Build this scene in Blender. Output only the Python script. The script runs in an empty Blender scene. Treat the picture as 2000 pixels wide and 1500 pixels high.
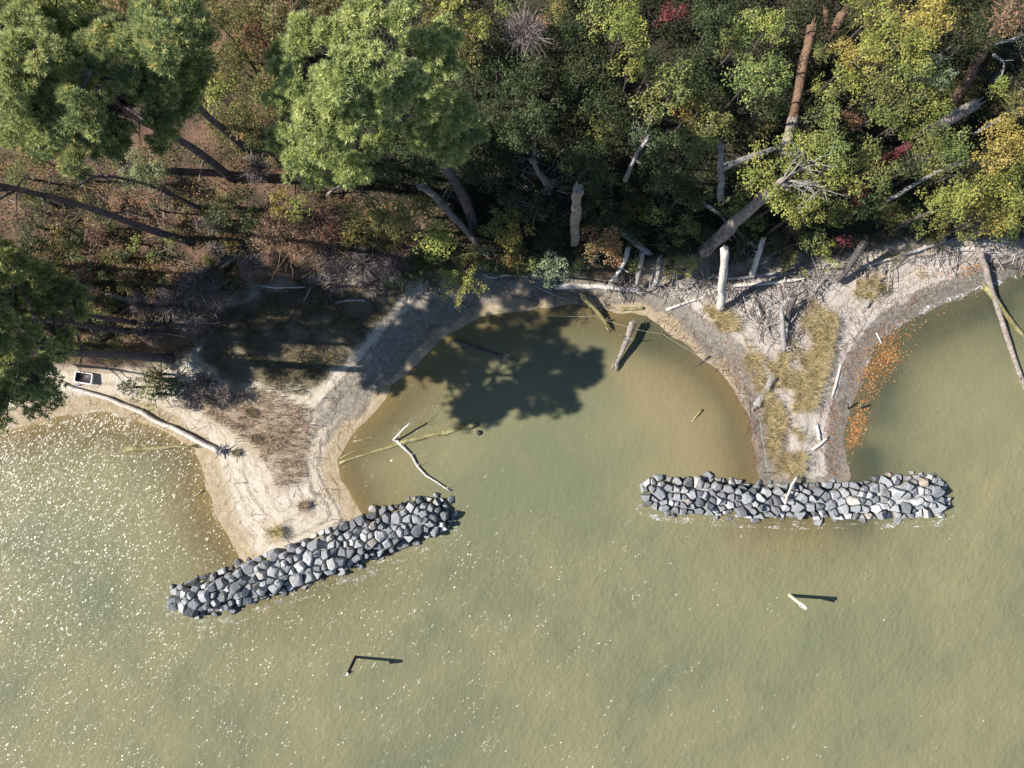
import bpy, math, random
import numpy as np
from mathutils import Vector, Matrix

# ------------------------------------------------------------------ camera, sky, sun, exposure
SC = bpy.context.scene
COL = SC.collection
H = 56.0                       # drone height over the water, metres
S = 0.04                       # metres per photo pixel at water level (f = 1400 px of 2000)
cam_d = bpy.data.cameras.new('camera')
cam_d.sensor_width = 36.0
cam_d.lens = 36.0 * 1400 / 2000
cam_d.clip_start = 0.5
cam_d.clip_end = 3000
cam = bpy.data.objects.new('camera', cam_d)
COL.objects.link(cam)
cam.location = (0, 0, H)
SC.camera = cam

SUN_EL = math.radians(40)
SUN_V = Vector((-math.cos(SUN_EL), 0.055 * math.cos(SUN_EL), math.sin(SUN_EL))).normalized()
world = bpy.data.worlds.new('World')
SC.world = world
world.use_nodes = True
wn = world.node_tree
bg = wn.nodes['Background']
sky = wn.nodes.new('ShaderNodeTexSky')
sky.sky_type = 'NISHITA'
sky.sun_disc = False
sky.sun_elevation = SUN_EL
sky.dust_density = 0.3
sky.ozone_density = 3.0
sky.sun_rotation = math.radians(-90 + 3)
wn.links.new(sky.outputs[0], bg.inputs[0])
bg.inputs[1].default_value = 0.07
sun_d = bpy.data.lights.new('sun', 'SUN')
sun_d.energy = 5.0
sun_d.angle = math.radians(0.53)
sun_d.color = (1.0, 0.945, 0.86)
sun = bpy.data.objects.new('sun', sun_d)
COL.objects.link(sun)
sun.rotation_euler = SUN_V.to_track_quat('Z', 'Y').to_euler()
sun.location = (-40, 2, 60)
SC.view_settings.view_transform = 'Standard'
SC.view_settings.look = 'None'
SC.view_settings.gamma = 1.0
SC.view_settings.exposure = 0.8

rng = np.random.default_rng(11)
random.seed(5)

# ------------------------------------------------------------------ helpers
def P(px, py, z=0.0):
    """photo pixel -> world point at height z (ray of the straight-down camera)"""
    k = S * (H - z) / H
    return Vector(((px - 1000) * k, (750 - py) * k, z))

def tag(o, label=None, cat=None, group=None, kind=None):
    if label: o['label'] = label
    if cat: o['category'] = cat
    if group: o['group'] = group
    if kind: o['kind'] = kind
    return o

def empty(name, loc):
    o = bpy.data.objects.new(name, None)
    o.empty_display_size = 0.3
    COL.objects.link(o)
    o.location = loc
    return o

class MB:
    """collects quads and triangles as arrays and links them as one mesh object"""
    def __init__(s):
        s.v = []; s.q = []; s.t = []; s.n = 0; s.rq = []; s.rt = []
    def add(s, v, q=None, t=None, rq=None, rt=None):
        v = np.asarray(v, np.float32).reshape(-1, 3)
        s.v.append(v)
        if q is not None and len(q):
            q = np.asarray(q, np.int32).reshape(-1, 4); s.q.append(q + s.n)
            s.rq.append(np.full(len(q), 0.5, np.float32) if rq is None else np.broadcast_to(np.asarray(rq, np.float32), (len(q),)))
        if t is not None and len(t):
            t = np.asarray(t, np.int32).reshape(-1, 3); s.t.append(t + s.n)
            s.rt.append(np.full(len(t), 0.5, np.float32) if rt is None else np.broadcast_to(np.asarray(rt, np.float32), (len(t),)))
        s.n += len(v)
    def tube(s, pts, rad, sides=8, cap=True, rnd=0.5, wob=0.0):
        pts = np.asarray(pts, float); n = len(pts)
        rad = np.broadcast_to(np.asarray(rad, float), (n,))
        tan = np.gradient(pts, axis=0)
        tan /= np.linalg.norm(tan, axis=1)[:, None] + 1e-9
        ref = np.array([0.13, 0.21, 1.0]) if abs(tan[:, 2]).mean() < 0.85 else np.array([1.0, 0.17, 0.1])
        a = np.cross(tan, ref); a /= np.linalg.norm(a, axis=1)[:, None] + 1e-9
        b = np.cross(tan, a)
        th = np.arange(sides) * 2 * math.pi / sides
        rr = rad[:, None] * (1 + wob * rng.standard_normal((n, sides)))
        v = pts[:, None, :] + rr[..., None] * (np.cos(th)[None, :, None] * a[:, None, :] + np.sin(th)[None, :, None] * b[:, None, :])
        v = v.reshape(-1, 3)
        q = []
        for i in range(n - 1):
            for j in range(sides):
                k = (j + 1) % sides
                q.append((i * sides + j, i * sides + k, (i + 1) * sides + k, (i + 1) * sides + j))
        t = []
        if cap:
            for j in range(1, sides - 1):
                t.append((0, j + 1, j)); o = (n - 1) * sides; t.append((o, o + j, o + j + 1))
        s.add(v, q, t, rnd, rnd)
    def mesh(s, name, smooth=False):
        me = bpy.data.meshes.new(name)
        v = np.concatenate(s.v)
        q = np.concatenate(s.q) if s.q else np.zeros((0, 4), np.int32)
        t = np.concatenate(s.t) if s.t else np.zeros((0, 3), np.int32)
        me.vertices.add(len(v)); me.vertices.foreach_set('co', v.ravel())
        nl = q.size + t.size
        me.loops.add(nl); me.loops.foreach_set('vertex_index', np.concatenate([q.ravel(), t.ravel()]).astype(np.int32))
        nf = len(q) + len(t)
        me.polygons.add(nf)
        st = np.concatenate([np.arange(len(q)) * 4, q.size + np.arange(len(t)) * 3]).astype(np.int32)
        me.polygons.foreach_set('loop_start', st)
        if smooth: me.polygons.foreach_set('use_smooth', np.ones(nf, bool))
        at = me.attributes.new('rnd', 'FLOAT', 'FACE')
        at.data.foreach_set('value', np.concatenate(s.rq + s.rt).astype(np.float32) if (s.rq or s.rt) else np.zeros(0, np.float32))
        me.update(calc_edges=True)
        return me
    def build(s, name, mat, parent=None, smooth=False, loc=None):
        """loc: world origin; vertices are given in world space"""
        if parent is not None and loc is None: loc = parent.location
        if loc is not None:
            l = np.array(loc, np.float32)
            s.v = [a - l for a in s.v]
        o = bpy.data.objects.new(name, s.mesh(name, smooth))
        o.data.materials.append(mat)
        COL.objects.link(o)
        if parent is not None: o.parent = parent
        elif loc is not None: o.location = loc
        return o

def vnoise(x, y, seed=0):
    """smooth value noise, unit cells, 0..1"""
    x = np.asarray(x, float); y = np.asarray(y, float)
    xi = np.floor(x).astype(np.int64); yi = np.floor(y).astype(np.int64)
    fx = x - xi; fy = y - yi
    fx = fx * fx * (3 - 2 * fx); fy = fy * fy * (3 - 2 * fy)
    def h(i, j):
        n = (i * 374761393 + j * 668265263 + seed * 982451653) & 0x7fffffff
        n = ((n ^ (n >> 13)) * 1274126177) & 0x7fffffff
        return ((n ^ (n >> 16)) & 0xffff) / 65535.0
    a = h(xi, yi) * (1 - fx) + h(xi + 1, yi) * fx
    b = h(xi, yi + 1) * (1 - fx) + h(xi + 1, yi + 1) * fx
    return a * (1 - fy) + b * fy

def fbm(x, y, seed=0, o=3):
    r = 0; a = 0.5; t = 0
    for i in range(o):
        r = r + a * vnoise(x * 2 ** i, y * 2 ** i, seed + i * 7); t += a; a *= 0.5
    return r / t

def sstep(a, b, x):
    t = np.clip((x - a) / (b - a), 0, 1)
    return t * t * (3 - 2 * t)

def sdist(poly, x, y):
    """signed distance in metres to a pixel polygon, positive inside"""
    p = np.array([[(a - 1000) * S, (750 - b) * S] for a, b in poly])
    x = np.asarray(x, float); y = np.asarray(y, float)
    d = np.full(x.shape, 1e9); ins = np.zeros(x.shape, bool)
    for i in range(len(p)):
        ax, ay = p[i]; bx, by = p[(i + 1) % len(p)]
        ex, ey = bx - ax, by - ay
        wx, wy = x - ax, y - ay
        t = np.clip((wx * ex + wy * ey) / (ex * ex + ey * ey), 0, 1)
        d = np.minimum(d, (wx - t * ex) ** 2 + (wy - t * ey) ** 2)
        c = ((ay > y) != (by > y))
        if ey != 0:
            ins ^= c & (x < ex * (y - ay) / ey + ax)
    return np.where(ins, 1, -1) * np.sqrt(d)

def inpoly(poly, n, r=None):
    """n random pixel points in a pixel polygon"""
    r = r or rng
    p = np.array(poly, float); lo = p.min(0); hi = p.max(0); out = []
    while len(out) < n:
        c = lo + r.random((n * 2, 2)) * (hi - lo)
        d = sdist(poly, (c[:, 0] - 1000) * S, (750 - c[:, 1]) * S)
        out += list(c[d > 0])
    return np.array(out[:n])

# ------------------------------------------------------------------ materials
def newmat(name):
    m = bpy.data.materials.new(name); m.use_nodes = True
    nt = m.node_tree; nt.nodes.clear()
    return m, nt
class G:
    """tiny node-graph helper"""
    def __init__(s, nt): s.nt = nt
    def n(s, t, **k):
        nd = s.nt.nodes.new(t)
        for a, b in k.items():
            if a.startswith('i_'): 
                key = a[2:]; nd.inputs[int(key) if key.isdigit() else key.replace('_', ' ')].default_value = b
            else: setattr(nd, a, b)
        return nd
    def l(s, a, b): s.nt.links.new(a, b)
    def noise(s, vec, scale, detail=4, rough=0.6):
        nd = s.n('ShaderNodeTexNoise'); nd.inputs['Scale'].default_value = scale
        nd.inputs['Detail'].default_value = detail; nd.inputs['Roughness'].default_value = rough
        if vec is not None: s.l(vec, nd.inputs['Vector'])
        return nd.outputs['Fac']
    def ramp(s, fac, stops):
        nd = s.n('ShaderNodeValToRGB'); cr = nd.color_ramp
        while len(cr.elements) < len(stops): cr.elements.new(0.5)
        for e, (p, c) in zip(cr.elements, stops):
            e.position = p; e.color = (c[0], c[1], c[2], 1) if not isinstance(c, (int, float)) else (c, c, c, 1)
        if fac is not None: s.l(fac, nd.inputs[0])
        return nd.outputs[0]
    def mix(s, f, a, b, mode='MIX'):
        nd = s.n('ShaderNodeMix'); nd.data_type = 'RGBA'; nd.blend_type = mode
        for v, i in ((f, 0), (a, 6), (b, 7)):
            if isinstance(v, (int, float)): nd.inputs[i].default_value = v if i == 0 else (v, v, v, 1)
            elif isinstance(v, tuple): nd.inputs[i].default_value = (v[0], v[1], v[2], 1)
            else: s.l(v, nd.inputs[i])
        return nd.outputs[2]
    def math(s, op, a, b=None, clamp=False):
        nd = s.n('ShaderNodeMath'); nd.operation = op; nd.use_clamp = clamp
        for v, i in ((a, 0), (b, 1)):
            if v is None: continue
            if isinstance(v, (int, float)): nd.inputs[i].default_value = v
            else: s.l(v, nd.inputs[i])
        return nd.outputs[0]
    def attr(s, name): 
        nd = s.n('ShaderNodeAttribute'); nd.attribute_name = name; return nd
    def pos(s): return s.n('ShaderNodeNewGeometry').outputs['Position']
    def scl(s, vec, sc, rot=0.0):
        if rot:
            r = s.n('ShaderNodeMapping'); r.inputs['Rotation'].default_value = (0, 0, rot); s.l(vec, r.inputs['Vector']); vec = r.outputs[0]
        nd = s.n('ShaderNodeMapping'); nd.inputs['Scale'].default_value = sc
        s.l(vec, nd.inputs['Vector']); return nd.outputs[0]
    def bump(s, h, strength, dist, normal=None):
        nd = s.n('ShaderNodeBump'); nd.inputs['Strength'].default_value = strength; nd.inputs['Distance'].default_value = dist
        s.l(h, nd.inputs['Height'])
        if normal is not None: s.l(normal, nd.inputs['Normal'])
        return nd.outputs[0]
    def out(s, sh):
        o = s.n('ShaderNodeOutputMaterial'); s.l(sh, o.inputs[0])
    def principled(s, col, rough=0.8, normal=None, spec=0.3):
        p = s.n('ShaderNodeBsdfPrincipled')
        if isinstance(col, tuple): p.inputs['Base Color'].default_value = (*col, 1)
        else: s.l(col, p.inputs['Base Color'])
        if isinstance(rough, (int, float)): p.inputs['Roughness'].default_value = rough
        else: s.l(rough, p.inputs['Roughness'])
        p.inputs['Specular IOR Level'].default_value = spec
        if normal is not None: s.l(normal, p.inputs['Normal'])
        return p.outputs[0]

def leaf_mat(name, stops, trans=0.36, rough=0.5):
    m, nt = newmat(name); g = G(nt)
    a = g.attr('rnd').outputs['Fac']
    col = g.ramp(a, stops)
    oi = g.n('ShaderNodeObjectInfo').outputs['Random']
    hs = g.n('ShaderNodeHueSaturation')
    g.l(g.math('MULTIPLY_ADD', oi, 0.03), hs.inputs['Hue'])
    hs.inputs['Hue'].default_value = 0.5
    nt.links.remove(hs.inputs['Hue'].links[0])
    mm = g.n('ShaderNodeMapRange'); mm.inputs[3].default_value = 0.485; mm.inputs[4].default_value = 0.512
    g.l(oi, mm.inputs[0]); g.l(mm.outputs[0], hs.inputs['Hue'])
    mv = g.n('ShaderNodeMapRange'); mv.inputs[3].default_value = 0.82; mv.inputs[4].default_value = 1.18
    g.l(oi, mv.inputs[0]); g.l(mv.outputs[0], hs.inputs['Value'])
    g.l(col, hs.inputs['Color'])
    c = hs.outputs[0]
    p = g.principled(c, rough, spec=0.25)
    tr = g.n('ShaderNodeBsdfTranslucent'); g.l(c, tr.inputs[0])
    mx = g.n('ShaderNodeMixShader'); mx.inputs[0].default_value = trans
    g.l(p, mx.inputs[1]); g.l(tr.outputs[0], mx.inputs[2])
    g.out(mx.outputs[0])
    return m

LEAF = {
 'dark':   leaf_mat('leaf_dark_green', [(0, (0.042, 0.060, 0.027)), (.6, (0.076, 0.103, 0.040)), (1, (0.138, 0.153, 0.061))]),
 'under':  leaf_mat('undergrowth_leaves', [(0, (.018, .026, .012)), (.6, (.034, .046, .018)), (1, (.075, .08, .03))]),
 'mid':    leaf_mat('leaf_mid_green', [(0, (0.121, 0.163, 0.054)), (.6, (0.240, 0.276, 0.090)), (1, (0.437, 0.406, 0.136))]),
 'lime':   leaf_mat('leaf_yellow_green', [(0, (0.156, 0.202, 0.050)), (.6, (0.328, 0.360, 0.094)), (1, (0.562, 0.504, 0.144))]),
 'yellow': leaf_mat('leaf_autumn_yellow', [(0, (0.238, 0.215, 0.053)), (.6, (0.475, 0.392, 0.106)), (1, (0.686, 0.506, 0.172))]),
 'olive':  leaf_mat('leaf_olive', [(0, (0.094, 0.110, 0.039)), (.55, (0.204, 0.204, 0.077)), (.8, (0.375, 0.296, 0.110)), (1, (0.531, 0.281, 0.125))]),
 'orange': leaf_mat('leaf_orange_brown', [(0, (0.144, 0.144, 0.058)), (.4, (0.288, 0.216, 0.094)), (.75, (0.475, 0.245, 0.130)), (1, (0.605, 0.317, 0.202))]),
 'red':    leaf_mat('leaf_dark_red', [(0, (0.120, 0.036, 0.036)), (.6, (0.264, 0.072, 0.072)), (1, (0.432, 0.144, 0.120))]),
 'grey':   leaf_mat('leaf_grey_green', [(0, (0.110, 0.152, 0.083)), (.6, (0.235, 0.276, 0.166)), (1, (0.414, 0.456, 0.289))]),
 'pale':   leaf_mat('leaf_pale_green', [(0, (.14, .18, .08)), (.6, (.28, .32, .15)), (1, (.45, .46, .26))]),
 'bare':   leaf_mat('bare_twigs', [(0, (0.117, 0.091, 0.085)), (.6, (0.221, 0.182, 0.169)), (1, (0.390, 0.338, 0.325))], 0.0, 0.8),
 'russet': leaf_mat('leaf_russet_brush', [(0, (0.117, 0.078, 0.052)), (.5, (0.234, 0.156, 0.104)), (.85, (0.325, 0.143, 0.117)), (1, (0.286, 0.286, 0.104))], 0.15),
 'pine':   leaf_mat('pine_needles', [(0, (0.202, 0.249, 0.112)), (.5, (0.443, 0.497, 0.198)), (.85, (0.750, 0.750, 0.318)), (1, (0.750, 0.750, 0.437))], 0.3, 0.45),
 'pine_deep': leaf_mat('pine_needles_deep', [(0, (0.145, 0.196, 0.093)), (.5, (0.309, 0.351, 0.155)), (.85, (0.578, 0.560, 0.217)), (1, (0.750, 0.560, 0.249))], 0.3, 0.45),
 'grass':  leaf_mat('beach_grass_blades', [(0, (.30, .24, .11)), (.5, (.55, .45, .24)), (.8, (.68, .57, .33)), (1, (.40, .38, .14))], 0.3, 0.6),
 'dry':    leaf_mat('dry_stems', [(0, (.22, .15, .10)), (.5, (.38, .28, .19)), (1, (.55, .44, .31))], 0.1, 0.8),
 'marsh':  leaf_mat('marsh_grass', [(0, (.10, .09, .05)), (.5, (.19, .16, .09)), (1, (.30, .25, .14))], 0.15, 0.8),
 'litter': leaf_mat('floating_leaves', [(0, (.09, .05, .03)), (.4, (.22, .10, .04)), (.75, (.42, .20, .07)), (1, (.58, .36, .16))], 0.1, 0.5),
 'wrack':  leaf_mat('wrack', [(0, (.10, .06, .045)), (.5, (.24, .14, .10)), (.8, (.36, .25, .18)), (1, (.40, .15, .07))], 0.0, 0.85),
 'twig':   leaf_mat('driftwood_sticks', [(0, (.13, .11, .10)), (.5, (.30, .26, .24)), (1, (.52, .47, .43))], 0.0, 0.8),
}

def wood_mat(name, c1, c2, c3, scale=3.0, streak=7.0, bump=0.6, wet=0.85):
    m, nt = newmat(name); g = G(nt)
    tc = g.n('ShaderNodeTexCoord').outputs['Object']
    pos = g.pos()
    n1 = g.noise(pos, scale, 6, 0.65)
    n2 = g.noise(pos, streak, 5, 0.7)
    vo = g.n('ShaderNodeTexVoronoi'); vo.inputs['Scale'].default_value = streak; g.l(pos, vo.inputs['Vector'])
    col = g.ramp(n1, [(0.3, c1), (0.5, c2), (0.72, c3)])
    col = g.mix(g.ramp(n2, [(0.35, 0.0), (0.6, 0.55)]), col, c1)
    col = g.mix(0.45, col, g.ramp(vo.outputs['Distance'], [(0.0, 0.35), (0.5, 1.0)]), 'MULTIPLY')
    h = g.math('ADD', n2, vo.outputs['Distance'])
    g.out(g.principled(col, wet, g.bump(h, bump, 0.05), 0.2))
    return m
WOOD = {
 'pale':  wood_mat('wood_pale_weathered', (.42, .38, .34), (.68, .63, .57), (.80, .76, .70)),
 'grey':  wood_mat('wood_silver_grey', (.17, .155, .15), (.33, .31, .30), (.52, .49, .47)),
 'dark':  wood_mat('wood_dark_old', (.05, .045, .045), (.12, .105, .10), (.22, .19, .18)),
 'bark':  wood_mat('pine_bark', (.055, .045, .048), (.13, .105, .11), (.22, .18, .175), 2.0, 5.0, 1.0),
 'snag':  wood_mat('snag_bark', (.16, .13, .11), (.31, .265, .235), (.46, .41, .37), 2.5, 6.0, 0.8),
 'rust':  wood_mat('rotten_rust_wood', (.08, .055, .042), (.20, .12, .075), (.36, .23, .14), 1.4, 6.0, 0.8),
 'olive': wood_mat('algae_wood', (.13, .11, .045), (.30, .27, .13), (.50, .46, .28), 1.6, 6.0, 0.5, 0.5),
 'trunk': wood_mat('broadleaf_bark', (.05, .04, .035), (.11, .09, .08), (.18, .155, .14)),
}

def rock_mat():
    m, nt = newmat('granite_armour'); g = G(nt)
    pos = g.pos(); oi = g.n('ShaderNodeObjectInfo').outputs['Random']
    base = g.ramp(oi, [(0, (.16, .168, .182)), (.25, (.28, .29, .306)), (.6, (.40, .411, .428)), (.8, (.50, .508, .518)), (.93, (.63, .63, .62)), (1, (.46, .39, .32))])
    n1 = g.noise(pos, 1.7, 6, 0.65); n2 = g.noise(g.scl(pos, (3, 12, 5), 0.6), 1.0, 5, 0.7); n3 = g.noise(pos, 14, 4, 0.7)
    col = g.mix(0.6, base, g.ramp(n1, [(0.25, 0.55), (0.75, 1.35)]), 'MULTIPLY')
    col = g.mix(g.ramp(n2, [(0.55, 0.0), (0.72, 0.35)]), col, (.52, .52, .52))
    col = g.mix(0.5, col, g.ramp(n3, [(0.3, 0.6), (0.7, 1.25)]), 'MULTIPLY')
    # algae-dark tide mark on the stone just above the water line
    sz = g.n('ShaderNodeSeparateXYZ'); g.l(pos, sz.inputs[0])
    zz = g.math('ADD', sz.outputs[2], g.math('MULTIPLY', n1, 0.5))
    wet = g.ramp(zz, [(0.28, 1.0), (0.55, 0.0)])
    col = g.mix(g.math('MULTIPLY', wet, 0.75), col, (.075, .065, .045))
    h = g.math('ADD', g.math('MULTIPLY', n1, 2.0), g.math('ADD', n3, g.math('MULTIPLY', n2, 0.8)))
    rgh = g.ramp(wet, [(0, 0.85), (1, 0.35)])
    g.out(g.principled(col, rgh, g.bump(h, 0.9, 0.10), 0.3))
    return m
M_ROCK = rock_mat()

def plain_mat(name, col, rough=0.6, spec=0.4):
    m, nt = newmat(name); g = G(nt)
    n = g.noise(g.pos(), 6, 5, 0.65)
    c = g.mix(1.0, col, g.ramp(n, [(0.3, 0.72), (0.7, 1.1)]), 'MULTIPLY')
    g.out(g.principled(c, rough, g.bump(n, 0.2, 0.01), spec))
    return m
M_WHITE = plain_mat('white_plastic', (.78, .78, .76), 0.45)
M_TUBDARK = plain_mat('tub_dark', (.045, .04, .045), 0.6)  # plain dark colour for the inside of the tub
M_BLUE = plain_mat('blue_plastic', (.05, .16, .42), 0.4)
M_BOARD = plain_mat('white_board', (.74, .74, .72), 0.5)
M_STRING = plain_mat('string', (.62, .58, .48), 0.8)
M_POST_DARK = wood_mat('creosote_piling', (.02, .018, .016), (.05, .045, .04), (.10, .09, .08))
M_POST_PALE = wood_mat('bleached_piling', (.45, .42, .33), (.62, .60, .48), (.74, .72, .62))
M_PLANK = wood_mat('bleached_plank', (.42, .42, .42), (.60, .60, .59), (.74, .74, .73))

def foam_mat():
    m, nt = newmat('foam'); g = G(nt)
    n = g.math('ADD', g.math('MULTIPLY', g.noise(g.pos(), 6.5, 6, 0.75), 0.6), g.math('MULTIPLY', g.noise(g.pos(), 1.1, 3, 0.6), 0.4))
    tr = g.n('ShaderNodeBsdfTransparent')
    df = g.principled((.82, .82, .80), 0.6)
    mx = g.n('ShaderNodeMixShader'); g.l(g.ramp(n, [(0.53, 0.0), (0.62, 0.85)]), mx.inputs[0])
    g.l(tr.outputs[0], mx.inputs[1]); g.l(df, mx.inputs[2]); g.out(mx.outputs[0])
    return m
M_FOAM = foam_mat()

# ------------------------------------------------------------------ shoreline, bank, height field
LAND = [(-900, 930), (-400, 880), (-100, 850), (0, 843), (60, 828), (120, 815), (200, 808), (262, 822), (330, 850), (378, 876), (392, 915),
        (402, 960), (424, 1010), (447, 1050), (478, 1108), (520, 1128), (670, 1072), (716, 1022), (690, 975), (668, 940), (663, 900), (682, 858), (716, 818),
        (748, 780), (792, 738), (830, 690), (872, 652), (930, 624), (1000, 612), (1050, 605), (1110, 600), (1165, 604), (1200, 612), (1232, 610),
        (1262, 620), (1305, 648), (1352, 680), (1402, 722), (1440, 768), (1462, 815), (1470, 860), (1478, 925), (1490, 978), (1650, 978), (1660, 925),
        (1655, 890), (1652, 855), (1662, 810), (1682, 750), (1702, 695), (1726, 660), (1780, 625), (1850, 592), (1900, 570), (1960, 547),
        (2010, 527), (2150, 490), (2700, 400), (2700, -1500), (-900, -1500)]
BANK = [(-900, 760), (-300, 730), (0, 716), (120, 716), (240, 722), (340, 708), (392, 680), (430, 630), (480, 585), (530, 558), (600, 548), (700, 548),
        (830, 545), (930, 538), (1030, 535), (1090, 545), (1190, 552), (1260, 552), (1330, 545), (1390, 520), (1480, 510), (1560, 512), (1640, 512),
        (1730, 484), (1850, 470), (2000, 462), (2700, 380), (2700, -1500), (-900, -1500)]

def height(x, y):
    x = np.asarray(x, float); y = np.asarray(y, float)
    wx = x + 0.8 * (fbm(x * 0.45, y * 0.45, 3, 4) - 0.5); wy = y + 0.8 * (fbm(x * 0.45, y * 0.45, 9, 4) - 0.5)
    d = sdist(LAND, wx, wy); b = sdist(BANK, wx, wy)
    z = np.where(d < 0, np.maximum(0.085 * d, -2.6), np.minimum(0.06 * d, 0.35 + 0.02 * d))
    up = sstep(0.0, 1.3, b)
    z = z + up * (1.1 + 0.5 * fbm(x * 0.15, y * 0.15, 21)) + np.clip(b, 0, 45) * 0.075
    z = z + (fbm(x * 0.45, y * 0.45, 5, 4) - 0.5) * (0.10 + 0.7 * up) * sstep(-1, 2, d)
    z = z + (fbm(x * 2.2, y * 2.2, 15, 3) - 0.5) * 0.06 * sstep(0.5, 2, d)
    return z, d, b
def hz(x, y): return float(height(np.array([x]), np.array([y]))[0][0])
def ground_at(px, py):
    """pixel -> point on the ground the ray meets"""
    z = 0.5
    for _ in range(4):
        p = P(px, py, z); z = hz(p.x, p.y)
    return P(px, py, z)

def axis(lo, hi, step):
    core = np.arange(lo, hi + step / 2, step)
    out = []; s_ = step; v = hi
    while v < 700: s_ *= 1.5; v += s_; out.append(v)
    out2 = []; s_ = step; v = lo
    while v > -700: s_ *= 1.5; v -= s_; out2.append(v)
    return np.array(out2[::-1] + list(core) + out)

def sheet(name, mat, xs, ys, zf):
    X, Y = np.meshgrid(xs, ys)
    Z, attrs = zf(X, Y)
    n, m = X.shape
    idx = np.arange(n * m).reshape(n, m)
    q = np.stack([idx[:-1, :-1], idx[:-1, 1:], idx[1:, 1:], idx[1:, :-1]], -1).reshape(-1, 4)
    mb = MB(); mb.add(np.stack([X, Y, Z], -1).reshape(-1, 3), q)
    o = mb.build(name, mat, smooth=True)
    for k, v in attrs.items():
        a = o.data.attributes.new(k, 'FLOAT', 'POINT'); a.data.foreach_set('value', v.ravel().astype(np.float32))
    return o

ZONE_DRY = [(330, 795), (420, 765), (520, 760), (600, 790), (606, 850), (590, 940), (548, 950), (505, 880), (440, 830), (380, 800)]
ZONE_MARSH = [(385, 690), (430, 620), (500, 575), (600, 555), (760, 555), (800, 575), (760, 620), (690, 670), (640, 735), (600, 770), (540, 765), (480, 755), (430, 720)]
ZONE_PINK = [(1250, 560), (1340, 560), (1600, 520), (1900, 470), (2100, 440), (2100, 560), (1700, 700), (1640, 960), (1480, 960), (1440, 720)]

def ground_attrs(X, Y):
    Z, d, b = height(X, Y)
    w = 2.2 * (fbm(X * 0.6, Y * 0.6, 31, 4) - 0.5)
    forest = sstep(-0.5, 0.5, b + w * 0.5)
    bare = sstep(-1.5, 1.5, sdist([(1260, 520), (1370, 520), (1370, 575), (1260, 575)], X, Y) + w)
    wet = 1 - sstep(0.6, 2.4, d + 0.6 * w)
    wet = np.where(d < 0, 1.0, wet)
    dry = sstep(-0.8, 0.8, sdist(ZONE_DRY, X, Y) + w)
    marsh = sstep(-0.8, 1.0, sdist(ZONE_MARSH, X, Y) + w) * (1 - forest)
    pink = sstep(-1.5, 1.5, sdist(ZONE_PINK, X, Y) + w)
    wq = d + 0.5 * w
    cove = sstep(16, 14, np.abs(X - 12)) if False else ((X > 8.5) & (X < 21.4)).astype(float)
    left = ((X > -17.0) & (X <= 8.5) & (Y > -11)).astype(float)
    rightb = (X >= 21.4).astype(float)
    trough = cove * sstep(0.7, 1.1, wq) * (1 - sstep(2.3, 2.9, wq)) * 0.9 + rightb * (1 - sstep(1.0, 2.7, wq)) * 0.8 + left * sstep(-5, -1, Y) * sstep(0.5, 1.2, wq) * (1 - sstep(2.6, 4.6, wq)) * 0.85 + left * (1 - sstep(-5, -1, Y)) * sstep(0.9, 1.6, wq) * (1 - sstep(2.2, 4.0, wq)) * 0.4
    trough = trough * (d > 0)
    bedr = sstep(-8, 4, X)
    return Z, dict(trough=trough, bedr=bedr, forest=forest * (1 - 0.8 * bare), wet=wet, dry=np.maximum(dry, 0), marsh=marsh, pink=pink, shore=d, humus_shade=sstep(-2, 2, sdist([(560, -300), (2400, -300), (2400, 520), (1000, 560), (880, 450), (560, 340)], X, Y) + w))

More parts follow.
